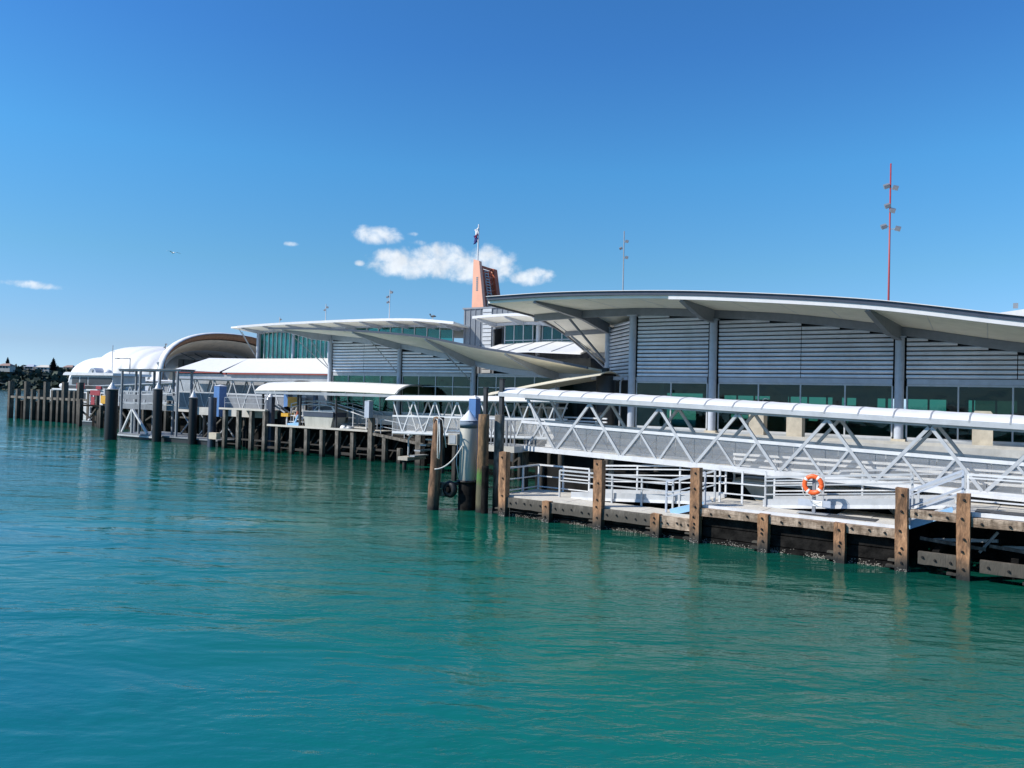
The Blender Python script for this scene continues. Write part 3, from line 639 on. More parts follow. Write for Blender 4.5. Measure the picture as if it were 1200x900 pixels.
# dark passage building behind sail
dk = T('passage_block', 'dark walled passage block in shade between the two pavilions', 'building', (-25, 52, QZ))
box('wall', dk, 'dark', (-27, 52, QZ), (-22.95, 56, 7.0)); 
for x in (-26.2, -25.1, -24): box('doorway', dk, 'black', (x-.4, 51.93, QZ+.02), (x+.4, 52.02, 5.8))

# ================================================================ UPPER SPINE, BLOCK, TOWER
SP = T('terminal_upper_storey', 'upper storey with teal clerestory glazing under a long white-edged roof behind the louvred pavilion', 'building', (-58, 58, QZ))
uT = curve1([(-74.7, 12.35), (-66, 12.6), (-57.3, 12.66), (-50, 12.62), (-45, 12.45), (-40.9, 12.05)])
sheet('roof', SP, 'roofw', [[V((x, y, uT(x)-.085*(y-55.6))) for y in (55.6, 57, 58.5, 60, 63, 66)] for x in [-71.7+i*1.18 for i in range(27)]], .16, mats=['roofw', 'soffit'])
strip_along('fascia', SP, 'roofw', uT, -70.5, -41, 24, 55.45, 55.595, -.22, .02)
strip_along('ceiling_beam', SP, 'steel2', lambda x: uT(x)-.3, -70, -41.2, 24, 58.1, 58.3, -.25, 0)
def roofU(x, y): return uT(x)-.085*(y-55.6)-.17
for x in (-69.5, -66, -62.5, -59, -55.5, -52, -48.5, -45.2, -42.2): rafter(SP, x-.6, 55.7, x, 58.2, roofU, .32, .06, 'steel2', .1)
box('cladding', SP, 'zinc', (-70, 58.25, QZ), (-41.8, 66, 9.0))
zc = lambda x: uT(x)-.75
for i in range(17):
    x = -70+i*.68; bar('mullion', SP, 'galvw', (x, 58.3, 9.0), (x, 58.3, zc(x)+.2), .09, .14)
    if i < 16: box('window_pane', SP, 'tealglass', (x+.05, 58.3, 9.02), (x+.63, 58.33, min(zc(x), zc(x+.68))+.12))
for x in (-70.1, -64.4, -59): bar('column', SP, 'steel2', (x, 58.05, QZ), (x, 58.05, zc(x)+.25), .34, kind='cyl24')
for i in range(11):
    x = -58.6+i*1.55; bar('mullion', SP, 'galvw', (x, 58.3, 9.0), (x, 58.3, zc(x)+.2), .09, .14)
    if i < 10: box('window_pane', SP, 'tealglass', (x+.05, 58.3, 9.02), (x+1.5, 58.33, min(zc(x), zc(x+1.55))+.12))
box('back_wall', SP, 'interior', (-70, 64.8, 9), (-60, 65, 11.2)); box('interior_floor', SP, 'interiorf', (-69.9, 58.5, 9.003), (-42, 65, 9.06))
bar('tie_rod', SP, 'galv', (-70.3, 58, 9.2), (-71.6, 57, 12.0), .08, kind='cyl'); bar('tie_rod', SP, 'galv', (-70.3, 58, 9.2), (-71.3, 56.4, 12.2), .08, kind='cyl')
BK = T('plant_block', 'blue-grey seamed metal block carrying the peach tower above the roofs', 'building', (-36, 60, QZ))
box('wall', BK, 'zinc', (-41.7, 58, QZ), (-27.5, 66, 13.45))
box('parapet', BK, 'steel', (-41.8, 57.9, 13.45), (-27.4, 66.1, 13.6))
for i in range(25):
    x = -41.55+i*.58
    if not (-39.6 < x < -38.4): box('seam', BK, 'steel', (x-.025, 57.94, 7), (x+.025, 57.999, 13.44))
for k in range(17):
    box('louvre_blade', BK, 'galvw', (-39.5, 57.9, 7.2+k*.37), (-38.55, 57.985, 7.2+k*.37+.3))
for k in range(9): box('seam', BK, 'steel', (-41.76, 58.3+k*.85, 7), (-41.705, 58.35+k*.85, 13.44))
# canopy and teal windows in front of block (right part)
SR = T('upper_lounge', 'small lounge with bright teal windows and a white-edged canopy roof right of the seamed block', 'building', (-33, 56, QZ))
uS = curve1([(-38.3, 12.35), (-36, 12.45), (-33, 12.4), (-29.6, 11.85), (-27, 11.3)])
sheet('roof', SR, 'roofw', [[V((x, y, uS(x)-.16*(y-54.6))) for y in (54.6, 55.5, 56.5, 57.9)] for x in [-38.3+i*.95 for i in range(12)]], .14, mats=['roofw', 'soffit'])
strip_along('fascia', SR, 'roofw', uS, -38.3, -28, 12, 54.5, 54.595, -.2, .02)
strip_along('edge_beam', SR, 'steel2', lambda x: uS(x)-.5, -37.3, -28, 12, 56.6, 56.75, -.25, 0)
def roofS(x, y): return uS(x)-.16*(y-54.6)-.15
for x in (-37.2, -34.4, -31.6): rafter(SR, x-.7, 54.7, x, 56.6, roofS, .3, .05, 'steel2', .1)
for i in range(9):
    x = -36.4+i*.95; bar('mullion', SR, 'galvw', (x, 56.9, 9.7), (x, 56.9, uS(x)-.7), .08, .12)
    if i < 8 and i != 3: box('window_pane', SR, 'tealglass', (x+.045, 56.88, 9.72), (x+.905, 56.92, uS(x+.95)-.72))
box('transom', SR, 'galvw', (-36.4, 56.8, 10.35), (-28.9, 56.86, 10.42))
bar('column', SR, 'galvw', (-32.9, 56.7, 9.0), (-32.9, 56.7, 11.6), .42, kind='cyl24')
box('floor', SR, 'interiorf', (-37.5, 56.7, 9.3), (-28, 57.95, 9.65))
prism('side_fin', SR, 'dark', [(56.8, 9.5), (57.95, 9.5), (57.95, 11.6), (56.8, 11.4)], 'x', -37.6, -37.45)
sheet('lower_roof', SR, 'roofw', [[V((x, y, lerp(8.9, 10.05, (y-52)/4.7)+.25*(1-abs((x+31.5)/5.5)))) for y in (52, 53.5, 55, 56.7)] for x in [-36.8+i*1.15 for i in range(10)]], .12)
box('lower_wall', SR, 'interior', (-36.6, 55.5, QZ), (-27.3, 57.9, 8.7))
for x in (-35, -33, -31, -29): bar('roof_seam', SR, 'galv', (x, 52.02, 8.93+.25*(1-abs((x+31.5)/5.5))), (x, 56.7, 10.07+.25*(1-abs((x+31.5)/5.5))), .05)
# tower
TW = T('lift_tower', 'peach and orange tapered tower of two leaning fins with a lattice stair between them', 'tower', (-40, 60, 13.6))
def fin(name, mat, xb0, xb1, xt0, xt1, zt0, zt1, y0, y1, yt=None):
    yt = yt or (y0, y1)
    vs = [(xb0, y0, 13.6), (xb1, y0, 13.6), (xb1, y1, 13.6), (xb0, y1, 13.6), (xt0, yt[0], zt0), (xt1, yt[0], zt1), (xt1, yt[1], zt1), (xt0, yt[1], zt0)]
    return mesh(name, TW, mat, vs, [(0, 1, 5, 4), (1, 2, 6, 5), (2, 3, 7, 6), (3, 0, 4, 7), (4, 5, 6, 7), (3, 2, 1, 0)])
fin('front_fin', 'peach', -41.05, -39.75, -40.98, -40.35, 18.15, 17.95, 58.3, 58.7)
fin('rear_fin', 'peach', -41.0, -39.75, -40.95, -40.4, 17.75, 17.6, 60.9, 61.25)
fin('rear_fin_edge', 'rust', -39.74, -39.6, -40.39, -40.3, 17.6, 17.55, 60.7, 61.3)
fin('inner_panel', 'rust', -40.9, -40.75, -40.9, -40.8, 17.4, 17.4, 58.75, 60.85)
for (y, t_) in ((58.85, 0), (60.75, 0)): bar('lattice_post', TW, 'rust', (-39.9, y, 13.6), (-40.4, y, 17.5), .16)
bar('lattice_post', TW, 'galv', (-39.9, 59.5, 13.7), (-40.4, 59.3, 17.2), .1); bar('lattice_post', TW, 'galv', (-39.9, 60.2, 13.7), (-40.4, 59.9, 17.2), .1)
for k in range(14):
    f = k/13; x = lerp(-39.9, -40.38, f); z = 13.8+f*3.4
    bar('rung', TW, 'galv', (x, lerp(59.5, 59.3, f), z), (x, lerp(60.2, 59.9, f), z), .08)
for k in range(6): bar('lattice_brace', TW, 'rust', (-39.95-.08*k, 58.85, 13.8+k*.62), (-40.0-.08*k, 60.75, 14.3+k*.62), .09)
bar('top_beam', TW, 'rust', (-40.6, 58.8, 17.55), (-40.6, 60.9, 17.5), .2)
for k in range(7): box('lettering', TW, 'steel', (-40.62, 58.27, 15.2+k*.19), (-40.42, 58.295, 15.2+k*.19+.12))
box('base_box', TW, 'galvw', (-38.1, 58.5, 13.6), (-37.7, 59, 14.2)); box('base_box', TW, 'galv', (-37.1, 58.5, 13.6), (-36.8, 59, 14.0))
FP = T('flagpole', 'white flagpole on top of the peach tower', 'flagpole', (-40.65, 58.5, 18.0))
bar('pole', FP, 'white', (-40.65, 58.5, 18.0), (-40.62, 58.5, 21.4), .13, kind='cyl')
FL = T('flag', 'limp navy and white flag hanging from the tower flagpole', 'flag', (-40.65, 58.45, 20))
def cloth(name, mat, z0, z1, off, wd):
    g = []
    for i in range(7):
        f = i/6; z = lerp(z0, z1, f); g.append([V((-40.66+off*f - wd*(j/4) + .05*math.sin(i*2+j), 58.42-.09*math.sin(j*2.2+i*.8), z-.05*j)) for j in range(5)])
    vs = [p for r in g for p in r]; fs = [(i*5+j, i*5+j+1, (i+1)*5+j+1, (i+1)*5+j) for i in range(6) for j in range(4)]
    o = mesh(name, FL, mat, vs, fs, True); md = o.modifiers.new('thickness', 'SOLIDIFY'); md.thickness = .02; return o
cloth('blue_field', 'flagn', 20.55, 19.75, -.02, .42); cloth('white_patch', 'flagw', 21.1, 20.56, .04, .32); cloth('red_patch', 'flagr', 20.5, 20.35, -.02, .2).location.y = -.05
# masts with floodlights
def mast(x, y, z0, z1, r0, r1, mat, heads, label, s=1.0):
    t = T('light_mast', label, 'light mast', (x, y, z0))
    s *= .8
    tube('pole', t, mat, [(x, y, z0), (x, y, lerp(z0, z1, .5)), (x, y, z1)], [r0, (r0+r1)/2, r1], 10)
    for (dz, dx) in heads:
        z = z1-dz
        bar('bracket', t, 'lamp', (x, y, z), (x+dx*.6, y, z), .08*s)
        h = box('floodlight', t, 'lamp', (x+dx*.6-.28*s, y-.3*s, z-.2*s), (x+dx*.6+.28*s, y+.25*s, z+.2*s)); h.rotation_euler = (.5, .3*(1 if dx > 0 else -1), .2)
mast(-6.9, 66, QZ, 24.4, .10, .055, 'red', [(1.75, -.45), (1.95, .6), (3.3, -.3), (3.7, .3), (4.9, -.7), (5.15, .95)], 'tall red mast with floodlights behind the nearest pavilion roof', .9)
mast(-29.3, 66, QZ, 21.2, .07, .045, 'framegrey', [(1.0, .5), (1.6, -.5), (2.5, .5)], 'slim grey mast with small lamps right of the peach tower', .6)
mast(-57.8, 66, QZ, 17.2, .06, .04, 'galv', [(.3, .4), (.8, -.5), (1.4, -.4)], 'slender grey mast above the middle of the left roofline', .6)
mast(-67.8, 66, QZ, 16.0, .06, .04, 'galv', [(.4, .4), (.7, -.3)], 'thin grey mast left of the middle roofline mast', .5)
mast(-75.8, 66, QZ, 14.7, .05, .04, 'galv', [(.3, .3)], 'short thin mast near the left tip of the upper roof', .4)
mast(-155.5, 103.5, QZ, 15.3, .08, .06, 'dark', [(.2, .4), (.8, -.4), (1.4, .4)], 'dark mast rising beside the ribbed end of the brown-lined canopy', .8)
lm = T('street_lamp', 'single arm lamp post on the far quay in front of the white membrane canopy', 'street lamp', (-150, 92, QZ))
bar('pole', lm, 'steel', (-150, 92, QZ), (-150, 92, 11.4), .2, kind='cyl'); bar('arm', lm, 'steel', (-150, 92, 11.3), (-152.6, 91, 11.3), .15); box('lamp_head', lm, 'steel', (-153.4, 90.7, 11.2), (-152.4, 91.3, 11.4))
# gulls
def gull(P, s, hd, label, mat, perched=False):
    t = T('gull', label, 'bird', P)
    tube('body', t, mat, [V(P)+V((0, 0, 0)), V(P)+V((.1*s, 0, .03*s)), V(P)+V((.28*s, 0, .04*s)), V(P)+V((.42*s, 0, .02*s)), V(P)+V((.5*s, 0, 0))], [.02*s, .07*s, .08*s, .05*s, .015*s], 8)
    if perched: tube('head', t, mat, [V(P)+V((.0, 0, .1*s)), V(P)+V((-.05*s, 0, .2*s)), V(P)+V((-.14*s, 0, .18*s))], [.05*s, .05*s, .01*s]); bar('leg', t, 'yellow', V(P)+V((.2*s, 0, -.16*s)), V(P)+V((.2*s, 0, 0)), .02*s)
    else:
        for sg in (-1, 1):
            vs = [V(P)+V((a*s, sg*b*s, c*s)) for a, b, c in ((.1, .04, .04), (.3, .04, .04), (.28, .35, .16), (.12, .4, .17), (.32, .8, .1), (.24, .82, .1))]
            vs2 = vs + [v-V((0, 0, .015*s)) for v in vs]
            mesh('wing', t, mat, vs2, [(0, 1, 2, 3), (3, 2, 4, 5), (6, 9, 8, 7), (9, 11, 10, 8), (0, 6, 7, 1), (1, 7, 8, 2), (2, 8, 10, 4), (4, 10, 11, 5), (5, 11, 9, 3), (3, 9, 6, 0)])
gull((-54.4, 36.5, 16.0), .75, 0, 'white gull flying alone in the blue sky at left', 'wband')
gull((-44.2, 56.2, 12.68), 1.3, 0, 'dark gull perched on the upper roof just left of the tower', 'dark', True)

# ================================================================ NEAR LANDING (own frame: x along its face, y inland)
LO = (-19.3, 30.05, 0); LR = -math.atan(.065)
LD = T('ferry_landing', 'nearest timber-faced ferry landing with stepped pale decks and tall bolted fender timbers', 'landing stage', LO, LR, local=True)
def bolts(par, pts, y=-.0, r=.045):
    vs = []; fs = []
    for (x, z) in pts:
        b0 = len(vs)
        for k in range(8): vs.append((x+r*math.cos(PI*k/4), y, z+r*math.sin(PI*k/4)))
        for k in range(8): vs.append((x+r*.6*math.cos(PI*k/4), y-.045, z+r*.6*math.sin(PI*k/4)))
        fs += [(b0+k, b0+(k+1) % 8, b0+8+(k+1) % 8, b0+8+k) for k in range(8)] + [tuple(range(b0+8, b0+16))[::-1]]
    o = mesh('bolt_heads', None, 'black', vs, fs); o.parent = par; o['kind'] = 'stuff'
    # parent carries its own scale: undo it so bolts stay true-size
    o.matrix_parent_inverse = par.matrix_basis.inverted(); return o
def fender(x, top, wd=.36, bz=(.35, .75, 1.05), mat='timber', lean=0, bot=-2.2, y0=-.32, dp=.34):
    hgt = top-bot; vs = []; fs = []; n = 9; rr = random.Random(int(x*100))
    for i in range(n+1):
        z = bot+hgt*i/n; j = .012; a = wd/2
        for (sx, sy) in ((-1, 0), (1, 0), (1, 1), (-1, 1)):
            vs.append((x+lean*z+sx*a+rr.uniform(-j, j)*(0 if i == n else 1), y0+dp*sy+rr.uniform(-j, j), z + (rr.uniform(-.02, .02) if i == n else 0)))
    for i in range(n):
        for k in range(4): fs.append((i*4+k, i*4+(k+1) % 4, (i+1)*4+(k+1) % 4, (i+1)*4+k))
    fs += [(n*4, n*4+1, n*4+2, n*4+3)]
    o = mesh('fender_post', LD, mat, vs, fs); bolts(o, [(x+lean*z+rr.uniform(-.04, .04), z) for z in bz], y=y0-.012)
    # the pale wale stub and ledge low on the post
    box('ledge', o, 'timberg', (x-wd/2-.28, y0+.02, .10), (x-wd/2-.005, y0+.3, .17)); box('ledge', o, 'timberg', (x-wd/2-.22, y0+.05, .3), (x-wd/2-.005, y0+.3, .36))
    return o
for x, top, bz in ((.36, 2.95, (.35, .95, 1.75, 2.7)), (5.33, 2.90, (.5, .95, 1.25, 1.95, 2.75)), (9.63, 2.90, (.35, .6, .75, 1.0, 1.4, 2.1, 2.7)), (16.86, 2.76, (.3, .62, .78, 1.35, 2.0, 2.55)), (18.65, 2.74, (.35, .9, 1.3, 1.95, 2.55)), (22.6, 2.8, (.5, 1.2, 2))):
    fender(x, top, .37 if x > 9 else .40, bz, lean=-.006)
for x, top, bz in ((2.75, .93, (.25, .7)), (7.96, .94, (.2, .6, .78)), (12.27, 1.40, (.42, .7, .85, 1.25)), (14.92, 1.37, (.35, .6, .72, 1.15)), (20.7, 1.9, (.5, 1.0, 1.6))):
    fender(x, top, .37, bz)
tips = [.36, 2.75, 5.33, 7.96, 9.63, 12.27, 14.92, 16.86, 18.65, 20.7, 22.6]
def wale(x0, x1, z0, z1, mat='timberh', y0=-.22, dp=.22, nb=3):
    rr = random.Random(int(x0*31)); n = 6; vs = []; fs = []
    for i in range(n+1):
        x = lerp(x0, x1, i/n); e = lambda: rr.uniform(-.012, .012)
        vs += [(x, y0+e(), z0+e()), (x, y0+dp, z0), (x, y0+dp, z1), (x, y0+e(), z1+e())]
    for i in range(n):
        for k in range(4): fs.append((i*4+k, (i+1)*4+k, (i+1)*4+(k+1) % 4, i*4+(k+1) % 4))
    fs += [(0, 1, 2, 3), (n*4+3, n*4+2, n*4+1, n*4)]
    o = mesh('waling', LD, mat, vs, fs); bolts(o, [(lerp(x0, x1, (i+.5)/nb)+rr.uniform(-.08, .08), (z0+z1)/2+rr.uniform(-.04, .04)) for i in range(nb)], y=y0-.012); return o
for a, b in ((.36, 2.75), (2.75, 5.33), (5.33, 7.96), (7.96, 9.63)): wale(a+.2, b-.2, .42, .88, 'timberg' if a < 7.9 else 'timberh', nb=5)
for a, b in ((9.63, 12.27), (12.27, 14.92), (14.92, 16.86)): wale(a+.2, b-.2, 1.06, 1.36)
wale(17.06, 18.45, 1.80, 2.08); wale(18.85, 22.4, 1.72, 2.0, nb=5)
wale(17.35, 18.45, .32, .72, 'timberg'); wale(19.1, 22.4, .28, .68, 'timberg', nb=6)
# dark wet boards behind the fenders
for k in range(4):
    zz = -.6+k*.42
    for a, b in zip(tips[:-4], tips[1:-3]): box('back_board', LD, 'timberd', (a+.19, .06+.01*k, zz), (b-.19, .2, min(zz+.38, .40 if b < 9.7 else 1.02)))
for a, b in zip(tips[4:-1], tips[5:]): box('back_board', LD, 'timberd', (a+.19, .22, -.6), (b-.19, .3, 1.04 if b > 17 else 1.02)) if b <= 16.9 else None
vs = []; fs = []; rr = random.Random(44)
def nub(x, y, z, r):
    b0 = len(vs)
    for k in range(5): a = 2*PI*k/5+rr.random(); vs.append((x+r*math.cos(a), y, z+r*.7*math.sin(a)))
    vs.append((x, y-r*.7, z)); fs.extend([(b0+k, b0+(k+1) % 5, b0+5) for k in range(5)])
for k in range(2600):
    x = rr.uniform(.1, 17.1); dens_ = noise.noise(V((x*1.3, 0, 3)))
    if dens_ < rr.uniform(-.35, .5): continue
    post = any(abs(x-t_) < .18 for t_ in tips); nub(x, -.325 if post else .05, abs(rr.gauss(.0, .07)), rr.uniform(.008, .024))
oc = mesh('oyster_crust', LD, 'concrete', vs, fs); oc['kind'] = 'stuff'
# under-deck headstocks and diagonal braces
for x in (1.5, 4.2, 6.7, 9, 11.2, 13.6, 15.9, 17.8, 20, 22):
    bar('inner_pile', LD, 'timberd', (x, 2.2, -2), (x, 2.2, .78), .32, kind='cyl'); bar('headstock', LD, 'timberd', (x, .35, .62), (x, 4.0, .62), .2, .22)
for x in (17.6, 19.6): 
    bar('brace', LD, 'galv', (x, 1.6, .9), (x+1.9, 1.2, 1.15), .1); bar('brace', LD, 'galv', (x+1.4, .9, .75), (x+1.9, 1.1, 1.45), .07); bar('brace', LD, 'timberg', (x-.3, .6, 1.05), (x+1.6, .7, .9), .1)
for x0, x1, y, z1 in ((0.1, 9.6, 3.2, .78), (9.6, 17.2, 3.25, 1.2), (17.2, 24, 3.9, 1.95)): box('rear_shade_sheet', LD, 'timberd', (x0, y, -1.5), (x1, y+.15, z1))  # near-black sheets added so the gap under the deck looks shaded
# decks, panel by panel
def deck(x0, x1, y0, y1, z, n, th=.14, mat='deck', skip=()):
    for i in range(n):
        a = lerp(x0, x1, i/n)+.008; b = lerp(x0, x1, (i+1)/n)-.008
        if i in skip: continue
        dz = random.uniform(-.006, .006); box('deck_panel', LD, mat, (a, y0, z-th), (b, y1, z+dz))
deck(.0, 9.62, .02, 1.3, .95, 8); deck(.0, 3.0, 1.32, 3.1, .95, 3); deck(8.2, 9.62, 1.32, 3.1, .95, 1)
deck(9.66, 16.8, .02, 1.55, 1.43, 6); deck(9.66, 11.6, 1.57, 3.1, 1.43, 2); deck(14.4, 16.8, 1.57, 3.1, 1.43, 2)
deck(18.3, 24, .02, 4.0, 2.12, 5)
box('edge_beam', LD, 'deck', (-.05, -.02, .80), (9.62, .015, .945)); box('edge_beam', LD, 'white', (9.84, -.02, 1.365), (16.65, .06, 1.47)); box('edge_beam', LD, 'white', (18.85, -.02, 2.02), (24, .1, 2.15))
box('deck_grating', LD, 'grate', (13.3, .55, 1.44), (15.9, 1.25, 1.456)); box('deck_grating', LD, 'grate', (18.9, .35, 2.13), (24, 1.2, 2.146))
# stair flights: first between lower and middle deck, second between middle and upper
def stair(xa, xb, za, zb, y0, y1, n):
    for i in range(n):
        x = lerp(xa, xb, i/n); z = lerp(za, zb, (i+1)/n); box('stair_tread', LD, 'galvw', (x, y0, z-.04), (x+(xb-xa)/n+.04, y1, z))
    for y in (y0-.05, y1+.02): bar('stringer', LD, 'lblue' if y < y0 else 'galvw', (xa-.05, y, za+.02), (xb, y, zb-.02), .05, .26)
stair(8.35, 9.72, .95, 1.43, .5, 1.25, 3); stair(17.0, 18.3, 1.43, 2.12, .5, 1.5, 4)
# ramps with kick plates
def ramp_(x0, x1, z0, z1, y0, y1):
    n = int((x1-x0)/1.4)
    for i in range(n):
        a, b = i/n, (i+1)/n
        vs = [(lerp(x0, x1, a)+.006, y0, lerp(z0, z1, a)), (lerp(x0, x1, b)-.006, y0, lerp(z0, z1, b)), (lerp(x0, x1, b)-.006, y1, lerp(z0, z1, b)), (lerp(x0, x1, a)+.006, y1, lerp(z0, z1, a))]
        vs += [(v[0], v[1], v[2]-.1) for v in vs]; mesh('ramp_panel', LD, 'deck', vs, [(0, 1, 2, 3), (7, 6, 5, 4), (0, 4, 5, 1), (1, 5, 6, 2), (2, 6, 7, 3), (3, 7, 4, 0)])
    for y in (y0-.05, y1+.01):
        bar('kick_plate', LD, 'galvw', (x0, y, z0+.12), (x1, y, z1+.12), .04, .24); bar('ramp_edge', LD, 'white', (x0, y-.02, z0-.06), (x1, y-.02, z1-.06), .06, .12)
ramp_(3.05, 9.6, .99, 1.43, 1.40, 3.0); ramp_(11.65, 18.2, 1.47, 2.14, 1.70, 3.0)

def rail(label, pts, h=1.08, mids=(.55,), mat='galvw', step=1.7, grp=None, top=.075, par=None, kick=False):
    """handrail fence; pts in landing frame, deck z at each point"""
    P0 = V(pts[0]); L = T('handrail', label, 'railing', tuple(Matrix.Rotation(LR, 3, 'Z') @ P0 + V(LO)), LR, local=True, group=grp)
    o0 = P0
    for a, b in zip(pts[:-1], pts[1:]):
        a, b = V(a)-o0, V(b)-o0; n = max(1, round((b-a).length/step))
        for i in range(n+1):
            p = a.lerp(b, i/n); 
            if i == 0 and a.length > 1e-4: continue
            bar('post', L, mat, p, p+V((0, 0, h)), .07)
        bar('top_rail', L, mat, a+V((0, 0, h)), b+V((0, 0, h)), top)
        for q in mids: bar('mid_rail', L, mat, a+V((0, -.045, h*q)), b+V((0, -.045, h*q)), .05)
        if kick: bar('kick_plate', L, mat, a+V((0, -.03, .14)), b+V((0, -.03, .14)), .03, .2)
    return L
rail('white two-bar handrail closing the left end and back corner of the lowest landing deck', [(.12, .35, .95), (.12, 3.05, .95), (3.0, 3.05, .95), (3.0, 3.05, .95)][:3], 1.2, (.55, .12), 'white', 1.5)
rail('pale handrail along the front of the first ramp, left of the second tall fender post', [(2.5, 1.22, .95), (5.2, 1.22, .95), (8.05, 1.22, .95)], 1.22, (.62, .86), 'galvw', 1.85)
rail('pale handrail along the back of the first ramp under the covered gangway', [(3.4, 3.12, 1.02), (9.6, 3.12, 1.45)], 1.32, (.45, .68, .88), 'white', 1.8)
rail('short sloping stair rail on the lower flight beside the middle fender post', [(8.12, .42, .95), (9.75, .42, 1.45)], 1.25, (.62, .5), 'steel2', 1.65)
rail('rear sloping stair rail of the lower flight beside the middle fender post', [(8.3, 1.33, .95), (9.8, 1.33, 1.45)], 1.25, (.55,), 'galvw', 1.5)
rail('white handrail at the back of the middle deck left of the lifebuoy', [(9.9, 1.62, 1.43), (11.75, 1.62, 1.43)], 1.35, (.28, .6), 'white', .9)
rail('pale handrail along the front of the second ramp behind the lifebuoy', [(11.75, 1.6, 1.43), (13.9, 1.6, 1.65), (16.9, 1.6, 1.95)], 1.15, (.42, .72, .88), 'galvw', 2.1)
rail('white handrail at the back of the second ramp behind the lifebuoy', [(11.65, 3.1, 1.5), (18.3, 3.1, 2.14)], 1.18, (.35, .62, .85), 'white', 1.9)
rail('steep grey stair rail climbing between the two tallest right-hand fender posts', [(17.0, .42, 1.5), (18.55, .42, 2.3)], 1.14, (.38, .52, .86), 'steel2', 1.6)
rail('rear stair rail of the upper flight near the right edge', [(17.1, 1.55, 1.45), (18.5, 1.55, 2.14)], 1.14, (.55,), 'galvw', 1.5)
rail('pale handrail of the topmost landing deck at the right edge', [(18.6, 1.5, 2.14), (24, 1.5, 2.14)], 1.10, (.22, .45, .9), 'white', 2.1)
rail('long white handrail along the back of the topmost deck beneath the gangway', [(18.3, 4.0, 2.14), (24, 4.0, 2.14)], 1.1, (.3, .6), 'white', 1.9)
# mid-level walkway behind the landing
SW = T('shade_backing', 'dark shade backing added behind the walkway under the gangway', 'wall', LO, LR, local=True)
box('wall', SW, 'under', (4.5, 6.3, -2), (26, 6.9, 1.9)); box('wall', SW, 'under', (-3, 7.4, -2), (4.49, 7.9, 1.6))  # dark walls added to stand in for the shade under the gangway
for i in range(8): bar('pile', SW, 'timberp', (-2.5+i*3.3, 6.2 if i > 2 else 7.3, -2), (-2.5+i*3.3, 6.2 if i > 2 else 7.3, 1.7), .34, kind='cyl')
WK = T('boarding_walkway', 'long white walkway with layered side rails behind the landing under the gangway', 'walkway', LO, LR, local=True)
for i in range(9):
    a = 9.5+i*1.6; box('walkway_panel', WK, 'deck', (a, 4.35, 2.05), (a+1.585, 6.0, 2.16))
for zz in (2.02, 2.42, 2.72, 3.02, 3.22): bar('side_rail', WK, 'white', (9.5, 4.25, zz), (23.9, 4.25, zz+.05), .06, .10)
for i in range(9): bar('post', WK, 'galvw', (9.55+i*1.75, 4.3, 2.05), (9.55+i*1.75, 4.3, 3.25), .07)
for i in range(5): bar('support_leg', WK, 'timberp', (10.2+i*3.2, 5, -2), (10.2+i*3.2, 5, 2.04), .3, kind='cyl')
for x in (10.9, 16.2, 19.9): prism('corbel', WK, 'sandstone', [(x-.9, 2.0), (x+.5, 2.0), (x+.5, 1.45), (x+.1, 1.2), (x-.2, 1.2)], 'y', 4.05, 4.4)
# pale piles at the dark left end
for i, (x, y) in enumerate(((2.1, 5.6), (2.9, 5.4))):
    t = T('support_pile', ['slim pale pile standing in shadow behind the left end of the landing', 'slim pale pile nearer the gangway, second in the shadow behind the landing'][i], 'pile', (x, y, 0), local=True)
    P = Matrix.Rotation(LR, 3, 'Z') @ V((x, y, 0)) + V(LO); t.o.location = P; t.loc = V((0, 0, 0))
    bar('shaft', t, 'concrete', (0, 0, -2), (0, 0, 2.9), .2, kind='cyl'); bar('sleeve', t, 'concrete', (0, 0, .9), (0, 0, 1.9), .27, kind='cyl')

# lifebuoy on its post
LB = T('lifebuoy', 'orange lifebuoy with white bands and grab rope hung on the landing rail post', 'lifebuoy', LO, LR, local=True)
cx, cy, cz = 13.72, .9, 2.52
LB.o.location = Matrix.Rotation(LR, 3, 'Z') @ V((cx, cy, cz)) + V(LO)
def torus_arc(name, mat, a0, a1, R, r, n=20, m=12, par=LB):
    vs = []; fs = []
    for i in range(n+1):
        a = lerp(a0, a1, i/n)
        for k in range(m):
            b = 2*PI*k/m; rr = R+r*math.cos(b); vs.append((rr*math.cos(a), -.02+r*.72*math.sin(b), rr*math.sin(a)))
    for i in range(n):
        for k in range(m): fs.append((i*m+k, i*m+(k+1) % m, (i+1)*m+(k+1) % m, (i+1)*m+k))
    fs += [tuple(range(m))[::-1], tuple(range(n*m, n*m+m))]
    return mesh(name, par, mat, vs, fs, True)
torus_arc('ring', 'orange', 0, 2*PI, .30, .085, 48)
for a in (.95, 2.5, 4.1, 5.65): torus_arc('white_band', 'wband', a-.13, a+.13, .30, .089, 4)
for q in range(4):
    a0 = (.95, 2.5, 4.1, 5.65)[q]; a1 = (2.5, 4.1, 5.65, .95+2*PI)[q]
    tube('grab_rope', LB, 'rope', [V(((.395+.03*math.sin(PI*i/6))*math.cos(lerp(a0, a1, i/6)), -.05, (.395+.03*math.sin(PI*i/6))*math.sin(lerp(a0, a1, i/6)))) for i in range(7)], .011, 6)
tube('hanging_rope', LB, 'rope', [(-.36, -.08, -.1), (-.32, -.1, -.35), (-.18, -.1, -.52), (.0, -.1, -.6), (.12, -.1, -.68), (.3, -.1, -.62)], .013, 6)
LS = T('lifebuoy_stand', 'grey stand on a square foot plate holding the orange lifebuoy', 'stand', tuple(Matrix.Rotation(LR, 3, 'Z') @ V((cx, cy+.14, 1.43)) + V(LO)), LR, local=True)
